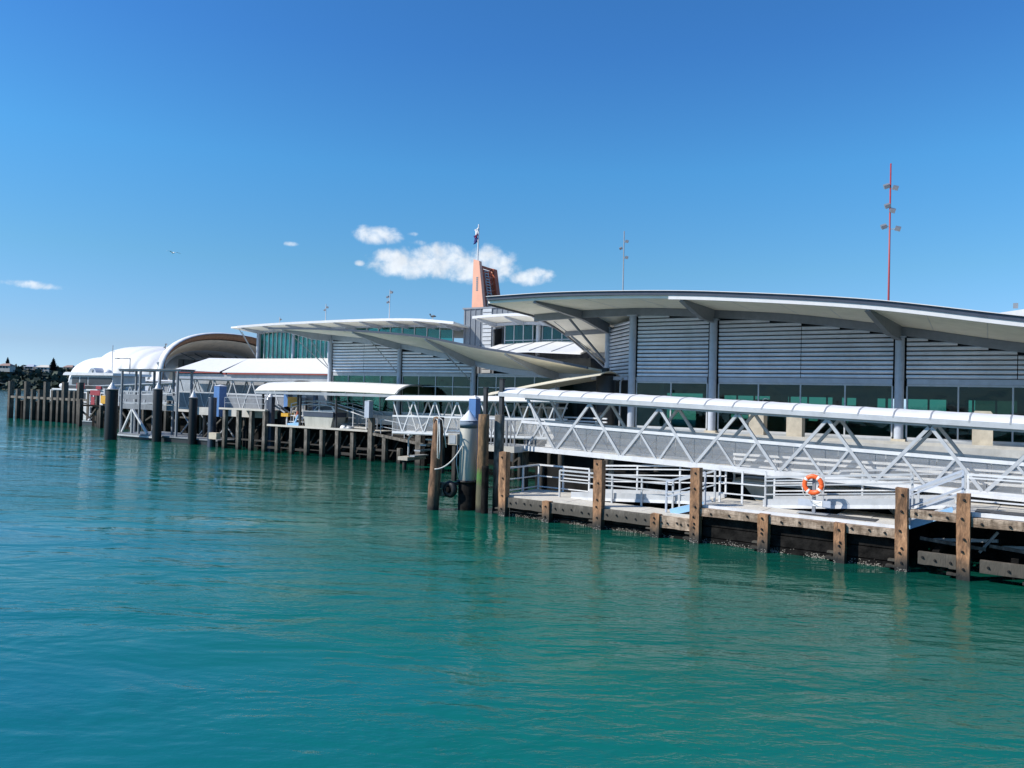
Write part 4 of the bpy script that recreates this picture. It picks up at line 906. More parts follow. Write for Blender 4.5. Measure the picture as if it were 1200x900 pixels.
bar('post', LS, 'steel', (0, 0, .03), (0, 0, 1.35), .11); box('foot_plate', LS, 'galv', (-.55, -.25, 0), (.5, .3, .03)); box('sign_plate', LS, 'steel2', (-.55, -.06, .28), (.6, -.03, .52))
box('label_patch', LS, 'wband', (-.02, -.075, .3), (.32, -.061, .5)); bar('hook', LS, 'black', (0, -.14, 1.33), (0, .02, 1.35), .05)

# ================================================================ COVERED GANGWAY (landing frame)
GW = T('covered_gangway', 'nearest white trussed gangway with barrel roof panels spanning above the landing', 'gangway', LO, LR, local=True)
gx0, gx1 = -.85, 24.5
gb = lambda x: 2.93-.0232*(x+.85)          # bottom chord centre
gt = lambda x: 5.42-.0310*(x+.64)          # top chord centre
gm = lambda x: 4.24-.0300*(x+.9)
for y in (3.0, 5.1):
    bar('bottom_chord', GW, 'white', (gx0, y, gb(gx0)), (gx1, y, gb(gx1)), .12, .24); bar('top_chord', GW, 'galvw', (gx0+.1, y, gt(gx0)), (gx1, y, gt(gx1)), .12, .16)
    bar('mid_rail', GW, 'white', (gx0-.1, y, gm(gx0)), (gx1, y, gm(gx1)), .10, .13)
    nodes_t = [-.6+3.57*i for i in range(8)]
    for i in range(7):
        a = nodes_t[i]; c = a+1.65; b = a+3.57
        mt = 'galvw'
        bar('diagonal', GW, mt, (a, y, gt(a)-.07), (c, y, gb(c)+.1), .12); bar('diagonal', GW, mt, (b, y, gt(b)-.07), (c+.12, y, gb(c)+.1), .12)
        # short lower struts forming the small triangles
        m0 = (a+c)/2-.0; m1 = (b+c)/2
        bar('lower_strut', GW, mt, (m1, y, gm(m1)), (b-.12, y, gb(b)+.1), .09)
        bar('lower_strut', GW, mt, (m0, y, gm(m0)), (a+.06, y, gb(a)+.1), .09)
    n = 14
    for i in range(n):
        a = gx0+.05+(gx1-gx0-.1)*i/n+.012; b = gx0+.05+(gx1-gx0-.1)*(i+1)/n-.012; yy = y+.0
        vs = [(a, yy-.006, gb(a)+.13), (b, yy-.006, gb(b)+.13), (b, yy-.006, gm(b)-.07), (a, yy-.006, gm(a)-.07)]; vs += [(v[0], yy+.006, v[2]) for v in vs]
        mesh('side_panel', GW, 'mesh_near' if y < 4 else 'mesh_far', vs, [(0, 1, 2, 3), (7, 6, 5, 4), (0, 4, 5, 1), (1, 5, 6, 2), (2, 6, 7, 3), (3, 7, 4, 0)])
        if y > 4:
            for q in (.3, .6): bar('grab_rail', GW, 'galv', (a, y-.08, lerp(gb(a), gm(a), q)), (b, y-.08, lerp(gb(b), gm(b), q)), .035)
n = 21
for i in range(n):
    a = gx0+(gx1-gx0)*i/n+.01; b = gx0+(gx1-gx0)*(i+1)/n-.01
    vs = [(a, 3.08, gb(a)-.02), (b, 3.08, gb(b)-.02), (b, 5.02, gb(b)-.02), (a, 5.02, gb(a)-.02)]; vs += [(v[0], v[1], v[2]-.05) for v in vs]
    mesh('floor_panel', GW, 'deck', vs, [(0, 1, 2, 3), (7, 6, 5, 4), (0, 4, 5, 1), (1, 5, 6, 2), (2, 6, 7, 3), (3, 7, 4, 0)])
# barrel roof, panel by panel with ribs between
xr0, xr1, npan = -2.25, 24.6, 22
def roof_z(x, v): return gt(x)+.21+.29*(1-(2*v-1)**2)**.62
for i in range(npan):
    a = lerp(xr0, xr1, i/npan)+.015; b = lerp(xr0, xr1, (i+1)/npan)-.015
    sheet('roof_panel', GW, 'membrane', [[V((x, 2.72+2.66*v/10, roof_z(x, v/10)-(.012 if 0 < k < 3 else 0))) for v in range(11)] for k, x in enumerate((a, lerp(a, b, .33), lerp(a, b, .66), b))], .035)
    sheet('roof_rib', GW, 'galv', [[V((x, 2.7+2.7*v/10, roof_z(x, v/10)+.008)) for v in range(11)] for x in (a-.04, a+.012)], .06)
for y in (2.74, 5.36): bar('eave_rail', GW, 'galvw', (xr0, y, gt(xr0)+.12), (xr1, y, gt(xr1)+.12), .07, .20)
# left end platform
PT = T('access_platform', 'concrete access platform with dark balusters at the left end of the covered gangway', 'platform', (-21, 33, 0))
box('slab', PT, 'quay', (-21.9, 32.2, 2.72), (-19.9, 34.4, 3.02)); box('cross_beam', PT, 'concrete', (-20.9, 31.95, 2.3), (-20.0, 32.3, 2.72))
for i in range(9): bar('baluster', PT, 'steel', (-21.8+i*.23, 32.3, 3.02), (-21.8+i*.23, 32.3, 4.3), .05 if i % 3 else .09)
bar('top_rail', PT, 'steel', (-21.85, 32.3, 4.3), (-19.9, 32.3, 4.3), .06); bar('low_rail', PT, 'steel', (-21.85, 32.3, 3.15), (-19.9, 32.3, 3.15), .05)
bar('leg', PT, 'timberp', (-21.6, 33.8, -2), (-21.6, 33.8, 2.72), .35, kind='cyl'); bar('leg', PT, 'timberp', (-20.2, 33.8, -2), (-20.2, 33.8, 2.72), .35, kind='cyl')
for x, y, z, r, lab in ((-21.25, 33.05, 6.35, .2, 'taller black hoist post at the left end of the covered gangway'), (-22.2, 33.0, 5.9, .18, 'shorter black hoist post beside the blue square pile')):
    t = T('hoist_post', lab, 'post', (x, y, 3.0)); bar('shaft', t, 'dark', (x, y, 3.03), (x, y, z), r); box('top_cap', t, 'black', (x-r*.6, y-r*.6, z), (x+r*.6, y+r*.6, z+.04))

# ================================================================ MOORING PILES (near group)
def round_pile(x, y, r, top, mat, label, lean=(0, 0), cat='pile', name='mooring_pile'):
    t = T(name, label, cat, (x, y, 0)); pts = []; rs = []; rr = random.Random(int(x*10+99))
    for i in range(13):
        z = -2+(top+2)*i/12; pts.append((x+lean[0]*z+rr.uniform(-.01, .01), y+lean[1]*z, z)); rs.append(r*(1.06-.1*i/12)*(1+rr.uniform(-.025, .025)))
    tube('shaft', t, mat, pts, rs, 14)
    return t
RP = round_pile(-22.6, 29.3, .27, 4.42, 'timberb', 'leaning reddish-brown round timber pile with white rope, left of the grey pile', (.035, .02))
round_pile(-20.4, 30.2, .27, 4.62, 'timbera', 'orange-streaked round pile with green algae just right of the grey pile')
round_pile(-19.95, 30.9, .24, 4.6, 'timberg', 'silvery grey weathered round pile behind the algae-streaked one')
round_pile(-20.1, 30.0, .17, 2.2, 'timberd', 'short dark pile at the waterline between the grey pile and the landing')
GP = T('mooring_pile', 'fat pale grey cylindrical pile with slate band and silver cone cap', 'pile', (-21.4, 30.4, 0))
bar('shaft', GP, 'pilegrey', (-21.4, 30.4, 1.42), (-21.4, 30.4, 3.92), .84, kind='cyl24'); bar('band', GP, 'band', (-21.4, 30.4, 3.921), (-21.4, 30.4, 4.28), .85, kind='cyl24')
bar('cone_cap', GP, 'cone', (-21.4, 30.4, 4.281), (-21.4, 30.4, 4.80), .88, kind='cone')
bar('foot', GP, 'timberd', (-21.4, 30.4, -2), (-21.4, 30.4, 1.3), .86, kind='cyl24'); bar('collar', GP, 'black', (-21.4, 30.4, 1.3), (-21.4, 30.4, 1.42), .98, kind='cyl24')
FW = T('rubber_fender', 'black rubber fender wheel on a timber arm between brown pile and grey pile', 'fender', (-22, 29.9, 1))
def torus_at(name, par, mat, c, R, r, axis, n=20, m=10):
    vs = []; fs = []; c = V(c)
    for i in range(n):
        a = 2*PI*i/n
        for k in range(m):
            b = 2*PI*k/m; rr = R+r*math.cos(b); p = V((rr*math.cos(a), r*math.sin(b), rr*math.sin(a)))
            if axis == 'x': p = V((p.y, p.x, p.z))
            vs.append(c+p)
    for i in range(n):
        for k in range(m): fs.append((i*m+k, i*m+(k+1) % m, ((i+1) % n)*m+(k+1) % m, ((i+1) % n)*m+k))
    return mesh(name, par, mat, vs, fs, True)
torus_at('tyre', FW, 'black', (-21.95, 29.75, .98), .25, .16, 'y'); bar('hub', FW, 'timberd', (-21.95, 29.5, .98), (-21.95, 30.0, .98), .25, kind='cyl')
box('arm', FW, 'timberg', (-22.5, 29.6, 1.0), (-22.1, 29.8, 1.28)); box('arm', FW, 'timberh', (-22.5, 29.62, .62), (-22.15, 29.8, .95)); bar('bracket', FW, 'black', (-21.9, 29.9, 1.2), (-21.6, 30.2, 1.3), .16)
# ropes
RO = T('mooring_rope', 'white rope looped over the brown pile and sagging across to the grey pile', 'rope', (-22.4, 29.2, 4))
tube('hanging_loop', RO, 'rope', [(-22.45, 29.15, 4.35), (-22.28, 29.1, 4.3), (-22.2, 29.05, 3.9), (-22.22, 29.05, 3.1), (-22.2, 29.05, 2.5), (-22.12, 29.05, 2.45), (-22.08, 29.05, 2.9), (-22.12, 29.05, 3.9), (-22.3, 29.2, 4.38)], .03, 7)
tube('loop_over_top', RO, 'rope', [(-22.6, 29.1, 4.2), (-22.5, 29.05, 4.42), (-22.3, 29.05, 4.48), (-22.0, 29.1, 4.3), (-21.95, 29.2, 3.7), (-21.9, 29.3, 3.0)], .025, 7)
cat_ = [(-22.4+1.0*i/12, 29.1+.85*i/12, 1.95+1.15*(i/12)**2.1) for i in range(13)]
tube('sagging_line', RO, 'rope', cat_, .035, 7); tube('tail_line', RO, 'rope', [(-21.7, 29.95, 3.1), (-21.75, 29.95, 2.2), (-21.6, 29.95, 1.55)], .02, 6)
def square_pile(x, y, r, z0, top, mat, label, capmat='white', cap=.22, name='square_pile'):
    t = T(name, label, 'pile', (x, y, z0)); box('shaft', t, mat, (x-r, y-r, z0), (x+r, y+r, top))
    vs = [(x-r*1.1, y-r*1.1, top+.001), (x+r*1.1, y-r*1.1, top+.001), (x+r*1.1, y+r*1.1, top+.001), (x-r*1.1, y+r*1.1, top+.001), (x, y, top+cap)]
    mesh('cap', t, capmat, vs, [(0, 1, 4), (1, 2, 4), (2, 3, 4), (3, 0, 4), (3, 2, 1, 0)]); return t
square_pile(-26.35, 38, .25, -1, 5.3, 'blue', 'bright blue square steel pile with white pyramid cap behind the grey pile')
square_pile(-64.5, 49.0, .42, 2.8, 5.8, 'blue', 'bright blue square pile at the left end of the long timber wharf', 'white', .15)
square_pile(-55.5, 49.6, .28, 3.6, 5.5, 'blue', 'blue square pile under the arched canopy beside the yellow sign', 'white', .1)
square_pile(-53.6, 51.2, .16, 3.6, 5.3, 'blue', 'thin blue post under the arched canopy right of the blue square pile', 'white', .08)
square_pile(-42.35, 46.2, .24, 3.5, 4.85, 'steel2', 'slate blue pile head on the wharf in front of the arched canopy', 'steel2', .05)

# ================================================================ FAR GANGWAY
def truss(label, x0, x1, y0, y1, zb0, zb1, H, mid, cell, roof='membrane', mat='white', solid=None, rise=.3, wd=.08, name='covered_gangway'):
    t = T(name, label, 'gangway', ((x0+x1)/2, y0, min(zb0, zb1)))
    zb_ = lambda x: lerp(zb0, zb1, (x-x0)/(x1-x0)); n = max(2, round((x1-x0)/cell))
    for y in (y0, y1):
        bar('bottom_chord', t, mat, (x0, y, zb_(x0)), (x1, y, zb_(x1)), wd, wd*1.8); bar('top_chord', t, mat, (x0, y, zb_(x0)+H), (x1, y, zb_(x1)+H), wd, wd*1.4); bar('mid_rail', t, mat, (x0, y, zb_(x0)+mid), (x1, y, zb_(x1)+mid), wd, wd*1.6)
        for i in range(n):
            a = lerp(x0, x1, i/n); b = lerp(x0, x1, (i+1)/n); c = (a+b)/2
            bar('diagonal', t, mat, (a, y, zb_(a)+H), (c, y, zb_(c)+mid*.0), wd); bar('diagonal', t, mat, (b, y, zb_(b)+H), (c, y, zb_(c)), wd)
        if solid:
            vs = [(x0, y-.01, zb_(x0)+.05), (x1, y-.01, zb_(x1)+.05), (x1, y-.01, zb_(x1)+mid-.05), (x0, y-.01, zb_(x0)+mid-.05)]; vs += [(v[0], y+.01, v[2]) for v in vs]
            mesh('side_panel', t, solid, vs, [(0, 1, 2, 3), (7, 6, 5, 4), (0, 4, 5, 1), (1, 5, 6, 2), (2, 6, 7, 3), (3, 7, 4, 0)])
    vs = [(x0, y0, zb_(x0)-.05), (x1, y0, zb_(x1)-.05), (x1, y1, zb_(x1)-.05), (x0, y1, zb_(x0)-.05)]; vs += [(v[0], v[1], v[2]-.08) for v in vs]
    mesh('floor', t, 'quay', vs, [(0, 1, 2, 3), (7, 6, 5, 4), (0, 4, 5, 1), (1, 5, 6, 2), (2, 6, 7, 3), (3, 7, 4, 0)])
    if roof:
        k = max(4, n); 
        for i in range(k):
            a = lerp(x0-.5, x1+.5, i/k)+.01; b = lerp(x0-.5, x1+.5, (i+1)/k)-.01
            sheet('roof_panel', t, roof, [[V((x, lerp(y0-.3, y1+.3, v/6), zb_(x)+H+.08+rise*(1-(v/3-1)**2)**.7)) for v in range(7)] for x in (a, b)], .05)
    return t
truss('far white trussed gangway with thin barrel roof running in front of the shade sail', -36.2, -23.0, 42.0, 43.6, 2.75, 2.95, 2.25, 1.15, 1.9, solid='mesh_near')
# white seats/boxes on the quay behind the gangway roof
bn = T('bench', 'white slatted bench on the quay seen under the covered gangway roof', 'bench', (-22, 44, QZ))
for z in (3.98, 4.2): box('slat', bn, 'white', (-23.4, 43.9, z), (-20.4, 44.05, z+.09))
for x in (-23, -20.8): box('leg', bn, 'galv', (x, 43.9, QZ), (x+.1, 44.3, 3.98))
cs = T('concrete_bollard_row', None, None, (0, 0, 0)); bpy.data.objects.remove(cs.o)
for i, x in enumerate((-26.6, -25.5, -24.7, -23.9)):
    t = T('concrete_post', ['pale post under the far gangway roof, nearest the black hoist post', 'pale slim post second right of the black hoist post', 'pale slim post third right of the black hoist post', 'pale slim post fourth right of the black hoist post'][i], 'post', (x, 44.4, 3.0)); box('shaft', t, 'concrete' if i else 'sandstone', (x-.16, 44.2, 3.0), (x+.16, 44.5, 4.75))
lt = T('bench_canopy', 'small pale lintel lying across the slim posts beyond the covered gangway', 'lintel', (-25, 44.4, 4.75)); box('beam', lt, 'galvw', (-27, 44.15, 4.751), (-23.5, 44.55, 4.87))

# ================================================================ LONG TIMBER WHARF (left-centre)
WY = 46.7
WH = T('timber_wharf', 'long weathered timber wharf with a row of grey posts and dark underside', 'wharf', (-50, WY, 0))
posts = [(-60.6, 3.62), (-58.65, 3.62), (-56.9, 3.62), (-55.1, 3.6), (-53.4, 2.35), (-51.6, 2.35), (-49.75, 2.3), (-47.9, 2.3), (-46.1, 2.25), (-44.4, 2.2), (-40.95, 2.0), (-39.4, 1.2)]
for x, top in posts:
    o = box('wharf_post', WH, 'timberg', (x-.17, WY-.2, -2), (x+.17, WY+.15, top)); o.rotation_euler = (0, random.uniform(-.01, .01), 0)
box('tall_post', WH, 'timberg', (-42.62, WY-.25, -2), (-42.2, WY+.12, 3.5)); box('tall_post', WH, 'timberg', (-37.7, WY-.25, -2), (-37.2, WY+.12, 3.2)); box('tall_post', WH, 'timberd', (-37.18, WY-.2, -2), (-36.8, WY+.2, 3.2))
box('tall_post', WH, 'navy', (-55.1, WY+.2, -1), (-54.6, WY+.6, 4.9))
def planks(par, x0, x1, y0, y1, z, n, mat='timberg', slope=0):
    for i in range(n):
        a = lerp(x0, x1, i/n)+.01; b = lerp(x0, x1, (i+1)/n)-.01; zz = z+slope*((a+b)/2-x0)
        box('deck_plank', par, mat, (a, y0, zz-.09), (b, y1, zz+random.uniform(-.008, .008)))
planks(WH, -61.2, -54.9, WY-.1, 49.35, 3.72, 14, 'quay'); planks(WH, -54.6, -42.0, WY-.1, 49.35, 2.42, 26, 'deck'); planks(WH, -41.9, -36.4, WY-.1, 49.3, 2.2, 12, 'timberg', -.11)
box('front_cap', WH, 'deck', (-61.3, WY-.26, 3.62), (-54.9, WY-.05, 3.78)); box('front_cap', WH, 'deck', (-54.6, WY-.26, 2.34), (-42.65, WY-.05, 2.5))
bar('front_cap', WH, 'timberg', (-42.1, WY-.15, 2.2), (-36.9, WY-.15, 1.62), .2, .2)
rr = random.Random(5)
for i in range(len(posts)-1):
    a, b = posts[i][0]+.18, posts[i+1][0]-.18
    for z in (.45, .95): 
        if rr.random() < .8: box('cross_board', WH, 'timberp', (a, WY+.0, z-.07+rr.uniform(-.1, .1)), (b, WY+.12, z+.07))
    if rr.random() < .55: bar('brace', WH, 'timberp', (a, WY+.4, .3+rr.random()*.5), (b, WY+.6, 1.6+rr.random()*.5), .13)
for i in range(16): bar('inner_pile', WH, 'timberd', (-61+i*1.6, 48.3, -2), (-61+i*1.6, 48.3, 2.2), .34, kind='cyl')
for i in range(12): bar('brace', WH, 'timberp', (-60+i*1.9, 47.4, .4), (-59.2+i*1.9, 47.6, 1.9), .1)
box('dark_shade_sheet', WH, 'under', (-61.2, 49.2, -1.5), (-36.4, 49.3, 2.0))  # added dark sheet that gives the wharf underside its shade
box('low_fender', WH, 'sandstone', (-62.3, WY-.5, .8), (-61.2, WY, 1.4)); bar('steel_leg', WH, 'navy', (-62.6, WY, -1), (-62.6, WY, 4.7), .45, kind='cyl')
def wrail(label, pts, h=1.05, mids=(.5,), mat='galvw', step=1.3, w_=.055):
    P0 = V(pts[0]); L = T('handrail', label, 'railing', tuple(P0))
    for a, b in zip(pts[:-1], pts[1:]):
        a, b = V(a), V(b); n = max(1, round((b-a).length/step))
        for i in range(n+1):
            p = a.lerp(b, i/n); 
            if i == 0 and (a-P0).length > 1e-4: continue
            bar('post', L, mat, p, p+V((0, 0, h)), w_)
        bar('top_rail', L, mat, a+V((0, 0, h)), b+V((0, 0, h)), w_*1.1)
        for q in mids: bar('mid_rail', L, mat, a+V((0, 0, h*q)), b+V((0, 0, h*q)), w_*.8)
    return L
wrail('white rail sloping down beside the wharf ramp towards the grey pile', [(-41.6, WY+.15, 2.25), (-37.9, WY+.15, 1.85)], 1.15, (.5,), 'galvw', 1.2)
wrail('grey rail at the back of the wharf ramp in front of the left pavilion', [(-41.7, 49, 2.3), (-37.5, 49, 1.95)], 1.1, (.5,), 'steel2', 1.2)
wrail('grey rail round the upper left deck of the long timber wharf', [(-60.9, WY+.1, 3.74), (-55.2, WY+.1, 3.74)], 1.0, (.5,), 'galv', 2.8, .045)
wrail('grey rail on the lower wharf deck right of the open metal container', [(-46.4, 48.2, 2.43), (-43.2, 48.2, 2.43)], 1.3, (.35, .7), 'steel', 1.1)
wrail('low white rail between the yellow barrow and the open metal container', [(-53.4, 47.6, 2.43), (-50.7, 47.6, 2.43)], .9, (.4,), 'white', .9)
# quay edge steps between wharf and grey pile
st = T('boat_steps', 'grey boat steps with white side rail between the wharf and the grey pile', 'steps', (-33, 44, 0))
for i in range(5): box('tread', st, 'galv', (-35.4+i*.5, 42.9, 1.0+i*.42), (-34.85+i*.5, 44.5, 1.1+i*.42))
box('landing', st, 'quay', (-32.9, 42.9, 2.9), (-24, 46, 3.0)); box('landing', st, 'concrete', (-36.4, 42.9, .7), (-35.5, 45, .95))
for x in (-36, -32.6, -29.4, -26.2): bar('pile', st, 'timberp', (x, 43.2, -2), (x, 43.2, 2.9 if x > -33 else .7), .32, kind='cyl')
bar('side_rail', st, 'white', (-35.4, 42.85, 2.3), (-33.2, 42.85, 4.0), .07); bar('side_rail', st, 'white', (-33.2, 42.85, 4.0), (-29, 42.85, 4.0), .07)
for x, z0 in ((-35.4, 1.1), (-33.2, 2.9), (-31.1, 3.0), (-29, 3.0)): bar('post', st, 'galvw', (x, 42.85, z0), (x, 42.85, 2.3 if x < -35 else 4.0), .07)
box('blue_mat', st, 'lblue', (-31.9, 42.7, 3.0), (-30.5, 44.2, 3.06))
eb = T('electrical_box', 'grey equipment box fixed below the boat steps beside the hanging rope', 'box', (-31.6, 41.8, 2)); box('cabinet', eb, 'concrete', (-29.6, 39.8, 2.3), (-28.9, 40.2, 3.0)); box('door', eb, 'galv', (-29.5, 39.77, 2.38), (-29.0, 39.8, 2.92)); bar('pole', eb, 'timberp', (-29.2, 40.0, -1), (-29.2, 40.0, 2.3), .25)
eb.o['label'] = 'grey equipment box on a pole seen between the brown pile and the grey pile'
for i, (x, y, z) in enumerate(((-38.9, 47.2, 1.2),)):
    t = T('cone_lamp', 'small white cone-topped post below the sloping wharf rail', 'bollard', (x, y, 1.0)); bar('post', t, 'galv', (x, y, .8), (x, y, 2.3), .1, kind='cyl'); bar('cone', t, 'white', (x, y, 2.25), (x, y, 2.6), .45, kind='cone')
# objects on the wharf
sk = T('cargo_container', 'open-topped pale metal container with dark blue rim on the lower wharf deck', 'container', (-48.6, 47.3, 2.43))
prism('body', sk, 'pilegrey', [(-50.1, 2.44), (-47.1, 2.44), (-46.85, 3.35), (-50.3, 3.35)], 'y', 46.75, 48.3)
prism('rim', sk, 'navy', [(-50.32, 3.352), (-46.83, 3.352), (-46.8, 3.75), (-50.4, 3.75)], 'y', 46.72, 48.33); box('rim_edge', sk, 'galv', (-50.42, 46.68, 3.752), (-46.78, 46.76, 3.82))
ca = T('car', 'cream car behind the open pale metal container under the arched canopy', 'car', (-51, 50.8, QZ))
def car(t, x, y, z, L, mat):
    prof = [(-.5, .25), (-.49, .62), (-.42, .78), (-.2, .86), (-.1, 1.25), (.2, 1.38), (.36, 1.3), (.45, .92), (.5, .8), (.5, .28)]
    vs = []; n = len(prof)
    for yy, k in ((0, .96), (.12, 1), (1.5, 1), (1.62, .96)):
        for (a, b) in prof: vs.append((x+a*L, y+yy, z+b*k+(.0 if b < .9 else 0)))
    fs = [(j*n+i, j*n+(i+1) % n, (j+1)*n+(i+1) % n, (j+1)*n+i) for j in range(3) for i in range(n)] + [tuple(range(n))[::-1], tuple(range(3*n, 4*n))]
    mesh('body', t, mat, vs, fs)
    prism('side_window', t, 'dark', [(x-.16*L, z+.88), (x-.08*L, z+1.17), (x+.18*L, z+1.27), (x+.33*L, z+1.2), (x+.38*L, z+.92)], 'y', y-.015, y+.02)
    for k in (-.32, .32):
        w_ = bar('wheel', t, 'tyre', (x+k*L, y-.02, z+.3), (x+k*L, y+.2, z+.3), .62, kind='cyl24'); bar('rim', t, 'galv', (x+k*L, y-.04, z+.3), (x+k*L, y-.021, z+.3), .36, kind='cyl')
        w2 = bar('wheel', t, 'tyre', (x+k*L, y+1.42, z+.3), (x+k*L, y+1.64, z+.3), .62, kind='cyl24')
    box('headlight', t, 'galvw', (x-.5*L-.01, y+.15, z+.55), (x-.5*L+.05, y+.45, z+.7)); box('headlight', t, 'galvw', (x-.5*L-.01, y+1.2, z+.55), (x-.5*L+.05, y+1.5, z+.7))
box('road_pad', ca, 'quay', (-54.5, 49.45, QZ+.001), (-47, 49.95, QZ+.004))
car(ca, -49.6, 47.95, 3.0, 4.0, 'car')
ca.o.location = (-49.6, 48, 3.0); 
for c in ca.o.children: c.location += V((-51, 50.8, QZ)) - V((-49.6, 48, 3.0))
bpy.data.objects.remove([c for c in ca.o.children if c.name.startswith('road_pad')][0])
cr = T('car_ramp', 'white railed car ramp arching over behind the open metal container', 'ramp', (-48, 48.6, 2.4))
arc = [(-53, 4.35), (-51.5, 4.62), (-49.5, 4.68), (-47.5, 4.5), (-45.5, 4.1), (-44, 3.75)]
for dy in (47.75, 49.75):
    for dz in (0, -.3): tube('side_rail', cr, 'white', [(x, dy, z+dz) for x, z in arc], .045, 6)
    for x, z in arc: bar('post', cr, 'white', (x, dy, 2.45), (x, dy, z), .06)
sheet('ramp_deck', cr, 'quay', [[V((x, y, max(2.6, z-1.55))) for y in (47.8, 49.7)] for x, z in arc], .1)
ys_ = T('barrow', 'yellow and grey wheeled barrow standing on the wharf under the canopy', 'barrow', (-54, 47.6, 2.5))
box('tray', ys_, 'yellow', (-53.9, 47.4, 3.2), (-53.0, 48.1, 3.5)); bar('handle', ys_, 'galv', (-55, 47.5, 4.2), (-53.5, 47.5, 3.55), .12); bar('handle', ys_, 'galv', (-55, 48.0, 4.2), (-53.5, 48.0, 3.55), .12)
bar('leg', ys_, 'galv', (-53.2, 47.5, 2.45), (-53.2, 47.5, 3.2), .08); torus_at('wheel', ys_, 'tyre', (-53.8, 47.8, 2.72), .2, .07, 'y')
yg = T('sign_board', 'yellow-brown sign board under the arched canopy left of the car', 'sign', (-54.5, 49, QZ)); box('board', yg, 'yellow', (-54.9, 49.0, 4.0), (-53.5, 49.06, 4.95)); 
for x in (-54.8, -53.6): bar('leg', yg, 'galv', (x, 49.1, QZ), (x, 49.1, 4.9), .06)
np_ = T('net_pile', 'heap of dark nets beside the yellow barrow on the wharf', 'nets', (-55, 47.8, 2.45))
def heap(par, mat, c, rx, ry, rz, seed, name):
    vs = []; fs = []; n, m_ = 9, 14
    for i in range(n+1):
        f = i/n*PI/2
        for k in range(m_):
            a = 2*PI*k/m_; s = 1+.3*noise.noise(V((seed+math.cos(a)*2, math.sin(a)*2, f*2))); vs.append((c[0]+rx*math.cos(f)*math.cos(a)*s, c[1]+ry*math.cos(f)*math.sin(a)*s, c[2]+rz*math.sin(f)*s))
    for i in range(n):
        for k in range(m_): fs.append((i*m_+k, i*m_+(k+1) % m_, (i+1)*m_+(k+1) % m_, (i+1)*m_+k))
    return mesh(name, par, mat, vs, fs, True)
heap(np_, 'timberd', (-54.3, 48.2, 2.45), 1.0, .6, 1.5, 3, 'nets')
tc_ = T('traffic_cone', 'small orange marker standing by the white rail of the car ramp', 'marker', (-51.9, 47.6, 2.45)); bar('cone', tc_, 'rust', (-51.9, 47.5, 3.3), (-51.9, 47.5, 4.0), .35, kind='cone'); bar('stem', tc_, 'dark', (-51.9, 47.5, 2.45), (-51.9, 47.5, 5.3), .12)
bt = T('hand_trolley', 'blue-framed trolley leaning on the wharf beside the open metal container', 'trolley', (-51.6, 47.2, 2.45)); bar('frame', bt, 'lblue', (-52.6, 47.1, 2.5), (-51.2, 47.1, 2.62), .16, .3); bar('frame', bt, 'lblue', (-51.8, 47.1, 2.6), (-51.4, 47.1, 3.4), .14); bar('crossbar', bt, 'white', (-51.5, 47.1, 3.0), (-50.6, 47.1, 3.2), .06)
gb_ = T('gear_bag', 'small pile of white and grey bags on the wharf edge right of the container', 'bags', (-45.9, 47, 2.43)); heap(gb_, 'white', (-45.9, 47, 2.43), .35, .2, .3, 9, 'bag'); heap(gb_, 'galv', (-45.3, 47.1, 2.43), .4, .25, .28, 11, 'bag')
# arched canopy
AC = T('arched_canopy', 'long shallow white arched canopy over the wharf, open at its right end', 'canopy', (-47, 47.5, QZ))
for i in range(12):
    a = lerp(-56.5, -40.0, i/12)+.01; b = lerp(-56.5, -40.0, (i+1)/12)-.01
    sheet('roof_panel', AC, 'membrane', [[V((x, lerp(46.6, 51.6, v/12), 5.48+.12*math.sin(PI*(x+56.5)/16.5)+.80*(1-(v/6-1)**2)**.75)) for v in range(13)] for x in (a, b)], .06, mats=['membrane', 'sail'])
for i in range(4):
    vv = []; x = -39.95
    for v in range(13): vv.append((x-i*5.45, lerp(46.65, 51.55, v/12), 5.40+.80*(1-(v/6-1)**2)**.75))
    tube('arch_rib', AC, 'galv', vv, .055, 6)
bar('eave_beam', AC, 'galv', (-56.5, 46.7, 5.3), (-40.0, 46.7, 5.3), .1, .22); bar('eave_beam', AC, 'galv', (-56.5, 51.5, 5.3), (-40, 51.5, 5.3), .1, .22)
for x in (-55.8, -51.0, -46.7, -40.3):
    bar('post', AC, 'dark', (x, 46.95, 2.45 if x > -54.7 else 3.72), (x, 46.95, 5.2), .15)
for x in (-56, -46, -40.3): bar('post', AC, 'dark', (x, 51.5, QZ), (x, 51.5, 5.2), .15)

# ================================================================ LEFT: STEEL PONTOON, GANGWAY, BLACK PILES
PO = T('steel_pontoon', 'low steel pontoon with open rectangular canopy frame and white A-braces', 'pontoon', (-73, 49, 0))
prism('hull', PO, 'dark', [(48.0, -.4), (52.5, -.4), (52.5, .45), (47.9, .45)], 'x', -79.6, -63.2); box('deck_plate', PO, 'framegrey', (-79.7, 47.8, .452), (-63.1, 52.6, .58)); box('rubbing_strip', PO, 'galvw', (-79.7, 47.72, .25), (-73.2, 47.83, .42))
for x in (-79.6, -76.3, -72.9, -69.9):
    for y in (48, 49.6): bar('frame_post', PO, 'framegrey', (x, y, .58), (x, y, 7.2), .19)
for y in (48, 49.6): bar('roof_beam', PO, 'framegrey', (-80.2, y, 7.28), (-69.5, y, 7.28), .14, .16)
for x in (-80, -76.3, -72.9, -69.6): bar('roof_beam', PO, 'framegrey', (x, 48, 7.2), (x, 49.6, 7.2), .1, .12)
box('roof_sheet', PO, 'framegrey', (-80.2, 47.8, 7.37), (-69.5, 49.8, 7.42))
